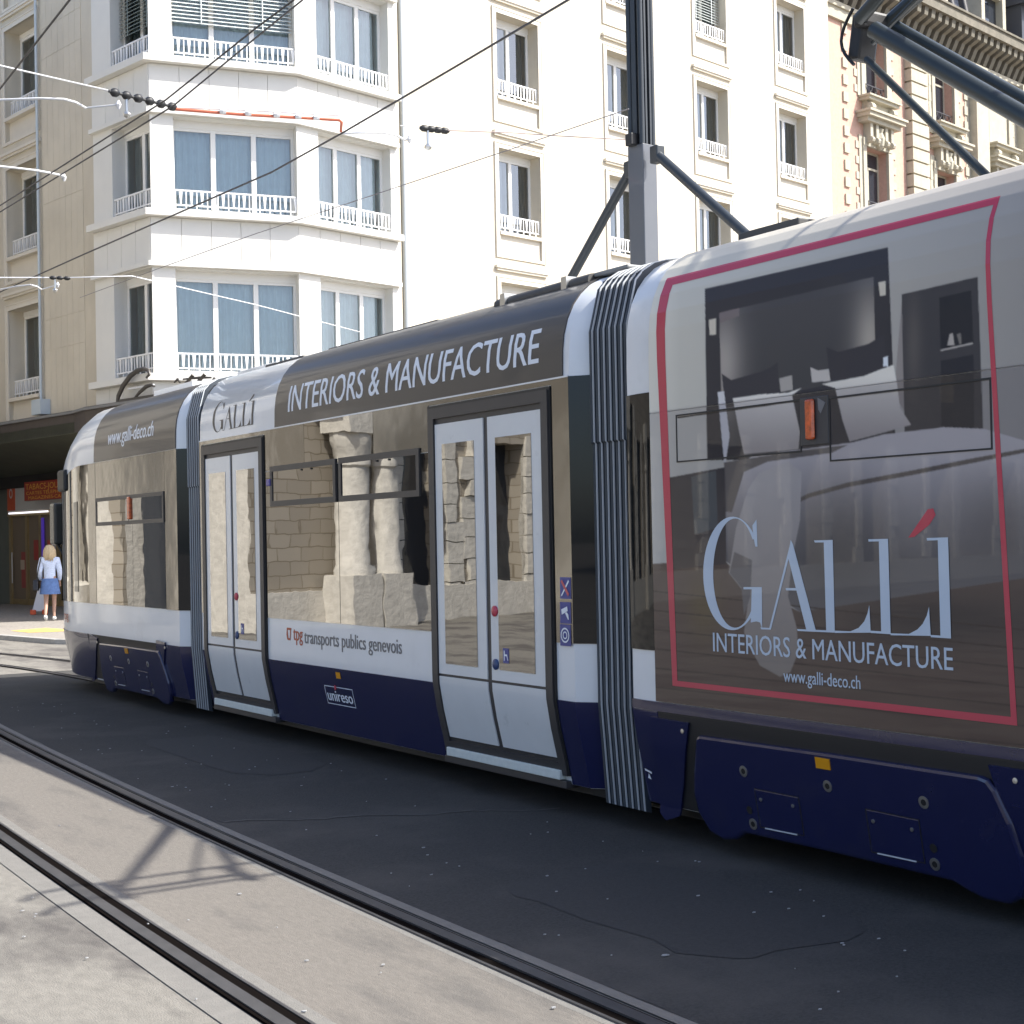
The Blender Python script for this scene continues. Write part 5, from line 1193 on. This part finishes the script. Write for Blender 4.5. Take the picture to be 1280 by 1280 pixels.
for x, y0_, y1_, col in ((30, 690, 735, (.35, .06, .05)), (29, 700, 712, (.5, .4, .3)), (46, 675, 700, (.4, .05, .04)), (63, 675, 720, (.5, .08, .03)), (68, 668, 700, (.55, .5, .5))):
    a, z1_ = sa(x, y0_); _, z0_ = sa(x, y1_); m = MB(); fShop.box(m, a-.14, a+.14, -.02-.015*random.random(), .0, z0_, z1_); m.build('magazine_poster', pm('poster_%d' % x+str(y0_), col, .5), SHOP)
m = MB(); fShop.box(m, fL.L-7.3, a0, -.02, .25, 0, 3.6); m.build('shop_pier', pm('shop_pier_stone', (.22, .17, .12), .7), SHOP)
def sign_box(name, x0, x1, y0_, y1_, b, mat, label, grp=None):
    a, zt_ = FRs(b).px(x0, y0_); a2, zb_ = FRs(b).px(x1, y1_); fr = FRs(b)
    o = root(name, fr.P((a+a2)/2, 0, zb_)[:], label, 'sign', grp); m = MB(); fr.box(m, a, a2, 0, .12, zb_, zt_); m.build('sign_board', mat, o, bevel=.01); return o, fr, a, a2, zb_, zt_
def FRs(b): return FR(fL.P(0, REC+b, 0), fL.P(fL.L, REC+b, 0))
def sign_text(o, fr, body, a, a2, z, cap, mat, off=-.006):
    V, Fc = text2d(body); m = MB(); m.add([fr.P(a+(a2-a)*x, off, z+cap*y) for x, y in V], Fc); return m.build('lettering', mat, o)
M_SIGNW = pm('sign_white', (.62, .60, .57), .5); M_SIGNR = pm('sign_red', (.33, .035, .02), .5); M_SIGNY = pm('sign_yellow', (.75, .42, .06), .5); M_SIGNO = pm('sign_orange', (.62, .10, .03), .5)
o, fr, a, a2, zb, zt = sign_box('shop_sign', 9, 100, 609, 634, -.25, M_SIGNW, 'white shop sign with an orange square above the brass doors')
m = MB(); fr.box(m, a+.02, a+(a2-a)*.115, -.012, 0, zb+.02, zt-.02); m.build('orange_square', M_SIGNO, o)
n = 18; m = MB(); cx_ = a+(a2-a)*.06; cz_ = zt-.2
for i in range(n):
    t0, t1 = 2*math.pi*i/n, 2*math.pi*(i+1)/n; m.add([fr.P(cx_+r*math.cos(t), -.016, cz_+r*1.3*math.sin(t)) for r, t in ((.11, t0), (.11, t1), (.07, t1), (.07, t0))], [(0, 1, 2, 3)])
m.build('ring_mark', M_SIGNW, o)
o, fr, a, a2, zb, zt = sign_box('shop_sign', 30, 104, 603, 621, -.75, M_SIGNR, 'red tobacco and newspaper sign with yellow capitals hung under the canopy')
W_ = a2-a
for body, f0, f1, zz, cap in (('TABACS-JOURNAUX', .03, .94, .58, .30), ('CARTES TELEPHONIQUES', .04, .94, .31, .17), ('MAGAZINES-CADEAUX', .08, .90, .06, .17)):
    sign_text(o, fr, body, a+W_*f0, a+W_*f1, zb+(zt-zb)*zz, (zt-zb)*cap, M_SIGNY)
# metal script letters on the canopy edge
SCR = root('script_sign', (CP['B0'].x, CP['B0'].y, BZ+.58), 'dark metal script letters standing on the canopy below the bay', 'sign')
fK = FR(CP['B0']+Vector((-.25, -.3, 0)), CP['B1']+Vector((-.25, -.3, 0)))
M_SCR = pm('script_metal', (.085, .078, .072), .4, metal=.4); 
def scr(pts, r, nm='letter_stroke'):
    P = []
    for x, y in pts: a, z = fK.px(x, y); P.append(fK.P(a, 0, z))
    m = MB(); rr = [r*(.35+.65*math.sin(math.pi*(i+.35)/(len(P)-.3))) for i in range(len(P))]; m.tube(P, rr, 8); m.build(nm, M_SCR, SCR, smooth=60)
scr([(183, 472), (187, 468), (186, 463), (180, 461), (172, 463), (163, 470), (154, 482), (148, 495), (147, 502), (150, 505), (156, 503)], .055)
scr([(168, 498), (175, 490), (183, 483), (190, 481), (193, 483)], .045); scr([(232, 480), (242, 468)], .05); scr([(247, 478), (257, 467)], .05); scr([(229, 474), (250, 472), (264, 472)], .03); scr([(264, 478), (268, 473), (270, 477)], .03); scr([(218, 478), (222, 474), (225, 478)], .03)
m = MB(); P0, P1 = fK.px(150, 506), fK.px(205, 494); fK.box(m, P0[0], fK.L+.3, -.03, .03, BZ+.56, BZ+.62); m.build('letter_rail', M_SCR, SCR)
m = MB(); a, z = fK.px(168, 485); fK.box(m, a-.25, a+.8, -.02, .02, z-.02, z+.02); m.build('letter_tie', M_WIREL, SCR)

# newspaper rack left of the door
b = fL.P(sa(8)[0], REC-1.2, .08); RK = root('postcard_rack', b[:], 'grey revolving rack full of postcards standing left of the shop door', 'rack')
m = MB(); m.tube([b, b+Vector((0, 0, 1.95))], .03, 8); m.lathe([(.45, 0), (.45, .04), (.05, .08)], b, 16); m.build('stand', M_MAST, RK)
random.seed(11); Cm = [pm('card_%d' % i, c, .5) for i, c in enumerate([(.3, .32, .34), (.18, .2, .23), (.4, .4, .4), (.12, .14, .16), (.32, .3, .26)])]
cmesh = []
for mt in Cm: q = MB(); q.box(-.09, .09, -.006, .006, 0, .20); cmesh.append(q.mesh('postcard', mt))
for t in range(7):
    for k in range(9):
        ang = k*2*math.pi/9+t*.2; r = .30; o = piece('postcard', random.choice(cmesh), RK, b+Vector((r*math.cos(ang), r*math.sin(ang), .25+t*.245)), ang+math.pi/2); o.rotation_euler.x = -.15
# A-board with orange feet
b = on_z(50, 768, .08); AB = root('pavement_sign', b[:], 'small white pavement board on orange feet beside the woman', 'sign board')
vd = Vector((b.x, b.y, 0)).normalized(); sd = Vector((vd.y, -vd.x, 0))
m = MB(); m.obox(b+Vector((0, 0, .36))+sd*.02, sd, (vd*.94+Vector((0, 0, -.30))).normalized(), (Vector((0, 0, 1))*.95+vd*.3+sd*.25).normalized(), .13, .012, .30); m.build('board', pm('board_white', (.6, .58, .58), .5), AB)
for k in (-.16, .12): m = MB(); m.obox(b+sd*k+Vector((0, 0, .06)), sd, vd, (0, 0, 1), .07, .14, .06); m.build('foot', M_SIGNO, AB, bevel=.02)

# ================================================================ person
def skin_obj(name, joints, edges, mat, parent, xf, rootj, lev=2):
    names = list(joints); me = bpy.data.meshes.new(name)
    org = Vector(ORG[parent.name]) if parent else Vector()
    me.from_pydata([tuple(xf(Vector(joints[n][:3]))-org) for n in names], [(names.index(a), names.index(b)) for a, b in edges], [])
    o = bpy.data.objects.new(name, me); COL.objects.link(o); me.materials.append(mat)
    sk_ = o.modifiers.new('skin', 'SKIN'); 
    if not me.skin_vertices: me.skin_vertices  # layer made by modifier below
    bm = bmesh.new(); bm.from_mesh(me); lay = bm.verts.layers.skin.verify(); bm.verts.ensure_lookup_table()
    for i, n in enumerate(names):
        r = joints[n][3]; bm.verts[i][lay].radius = (r, joints[n][4] if len(joints[n]) > 4 else r); bm.verts[i][lay].use_root = (n == rootj)
    bm.to_mesh(me); bm.free(); sk_.use_smooth_shade = True
    ss = o.modifiers.new('sub', 'SUBSURF'); ss.levels = lev; ss.render_levels = lev
    if parent: o.parent = parent; ORG[o.name] = tuple(org)
    return o
fp = on_z(63, 776, .08); fwd = Vector((fp.x, fp.y, 0)).normalized(); fwd = (fwd+Vector((.12, 0, 0))).normalized(); rgt = Vector((fwd.y, -fwd.x, 0))
def xf(v): return Vector((fp.x, fp.y, .08))+rgt*v.x+fwd*v.y+Vector((0, 0, v.z))
PER = root('person', (fp.x, fp.y, .08), 'person with blonde hair in pale checked jacket and denim skirt walking towards the shop', 'person')
J = {'pel': (0, 0, .92, .125, .10), 'wst': (0, 0, 1.06, .115, .09), 'chs': (0, .02, 1.24, .14, .10), 'shc': (0, .01, 1.37, .12, .09), 'nck': (0, .02, 1.45, .05), 'hdb': (0, .03, 1.52, .07), 'hdm': (0, .04, 1.58, .088, .098), 'hdt': (0, .04, 1.645, .06)}
for s, n in ((-1, 'l'), (1, 'r')):
    sw = .05*s
    J.update({n+'hip': (.085*s, 0, .86, .088), n+'kne': (.08*s, (.10 if s > 0 else -.02), .47, .052), n+'clf': (.08*s, (.06 if s > 0 else -.10), .32, .047), n+'ank': (.08*s, (.02 if s > 0 else -.22), .09 if s > 0 else .13, .031), n+'toe': (.085*s, (.17 if s > 0 else -.10), .03, .03),
              n+'sho': (.165*s, .01, 1.36, .058), n+'elb': (.22*s, -.02, 1.10, .04), n+'wri': (.20*s, .10, .90, .026), n+'plm': (.20*s, .13, .83, .030, .018)})
    for k, (dx, dy, L_) in enumerate(((-.024, .02, .07), (-.008, .025, .08), (.008, .022, .076), (.022, .015, .06))): J[n+'f%d' % k] = (.20*s+dx, .13+dy, .83-L_, .009)
    J[n+'th'] = (.20*s-.03*s, .17, .81, .010)
Eg = [('pel', 'wst'), ('wst', 'chs'), ('chs', 'shc'), ('shc', 'nck'), ('nck', 'hdb'), ('hdb', 'hdm'), ('hdm', 'hdt')]
for n in 'lr': Eg += [('pel', n+'hip'), (n+'hip', n+'kne'), (n+'kne', n+'clf'), (n+'clf', n+'ank'), (n+'ank', n+'toe'), ('shc', n+'sho'), (n+'sho', n+'elb'), (n+'elb', n+'wri'), (n+'wri', n+'plm'), (n+'plm', n+'th')]+[(n+'plm', n+'f%d' % k) for k in range(4)]
M_SKIN = pm('skin', (.42, .26, .19), .6)
skin_obj('body', J, Eg, M_SKIN, PER, xf, 'pel', 2)
M_JACK = pm('jacket_pale_check', (.60, .68, .84), .9, var=.22, vs=30, stretch=(1, 1, 1.5))
JJ = {k: (v[0], v[1], v[2], v[3]*1.12+.010, (v[4] if len(v) > 4 else v[3])*1.25+.012) for k, v in J.items() if k in ('wst', 'chs', 'shc', 'lsho', 'rsho', 'lelb', 'relb', 'lwri', 'rwri')}
JJ['hem'] = (0, 0, .90, .175, .135); JJ['nckc'] = (0, .02, 1.43, .075)
skin_obj('jacket', JJ, [('hem', 'wst'), ('wst', 'chs'), ('chs', 'shc'), ('shc', 'nckc'), ('shc', 'lsho'), ('shc', 'rsho'), ('lsho', 'lelb'), ('rsho', 'relb'), ('lelb', 'lwri'), ('relb', 'rwri')], M_JACK, PER, xf, 'wst', 2)
m = MB(); V = []; n = 28
for (z, rx, ry) in ((.95, .165, .13), (.86, .19, .15), (.74, .205, .17), (.60, .225, .19), (.60, .21, .175)):
    for k in range(n): t = 2*math.pi*k/n; f_ = 1+.03*math.sin(t*7)*(.95-z)*3; V.append(xf(Vector((rx*math.cos(t)*f_, ry*math.sin(t)*f_-.01, z))))
m.add(V, [(i*n+k, i*n+(k+1) % n, (i+1)*n+(k+1) % n, (i+1)*n+k) for i in range(4) for k in range(n)]); m.build('skirt', pm('denim_blue', (.11, .19, .40), .9, var=.3, vs=12), PER, smooth=60)
M_HAIR = pm('hair_blonde', (.55, .43, .26), .55, var=.3, vs=30, stretch=(3, 3, .5)); m = MB(); random.seed(5)
m.lathe([(.02, .13), (.075, .11), (.105, .05), (.112, -.02), (.10, -.08)], xf(Vector((0, .015, 1.575))), 20)
for k in range(110):
    t = random.uniform(math.pi*.92, math.pi*2.08); r = random.uniform(.085, .112); x, y = r*math.cos(t)*1.05, .015+r*math.sin(t)*1.05; L_ = random.uniform(.12, .27)
    m.tube([xf(Vector((x*.75, y*.75, 1.66))), xf(Vector((x*1.08, y*1.08, 1.57))), xf(Vector((x*1.18, y*1.15-.01, 1.57-L_*.6))), xf(Vector((x*1.02+random.uniform(-.02, .02), y*1.05+random.uniform(-.02, .01), 1.57-L_)))], [.010, .014, .012, .002], 5)
m.build('hair', M_HAIR, PER, smooth=60)
for s, n in ((-1, 'l'), (1, 'r')):
    a, t = Vector(J[n+'ank'][:3]), Vector(J[n+'toe'][:3]); m = MB(); m.tube([xf(a+Vector((0, -.05, -.045))), xf(a+Vector((0, .0, -.02))), xf((a+t)/2+Vector((0, 0, -.005))), xf(t+Vector((0, .03, .0)))], [.028, .042, .043, .026], 10); m.build('shoe', pm('shoe_white', (.7, .7, .68), .6), PER, smooth=60)
BAG = root('shoulder_bag', xf(Vector((-.30, -.03, .72)))[:], 'black leather shoulder bag hanging at the side of the person', 'bag')
def bagp(x, y, z): return xf(Vector((x, y, z)))
m = MB(); prof = [(-.17, .70), (-.15, .68), (.15, .68), (.17, .71), (.14, .88), (.08, .93), (-.08, .93), (-.14, .88)]
A = [bagp(-.30-.05, y-.02, z) for y, z in prof]; B = [bagp(-.30+.06, y-.02, z) for y, z in prof]; n = len(A)
m.add(A+B, [tuple(range(n)), tuple(reversed(range(n, 2*n)))]+[(i, n+i, n+(i+1) % n, (i+1) % n) for i in range(n)]); m.build('bag_body', pm('black_leather', (.012, .012, .014), .4), BAG, bevel=.02)
m = MB(); m.tube([bagp(-.27, -.11, .91), bagp(-.235, -.09, 1.15), bagp(-.18, -.06, 1.40), bagp(-.15, .02, 1.435), bagp(-.19, .09, 1.38), bagp(-.25, .10, 1.12), bagp(-.27, .07, .91)], .012, 8); m.build('strap', pm('black_leather', (.012, .012, .014), .4), BAG, smooth=60)
m = MB(); m.box(-.01, .01, -.01, .01, -.01, .01); m.v = [tuple(Vector(q)+bagp(-.355, -.05, .80)) for q in m.v]; m.build('buckle', M_STEEL, BAG)
print('objects', len(bpy.data.objects), 'tris', sum(len(o.data.loop_triangles) if (o.data.calc_loop_triangles() or True) else 0 for o in bpy.data.objects if o.type == 'MESH'))
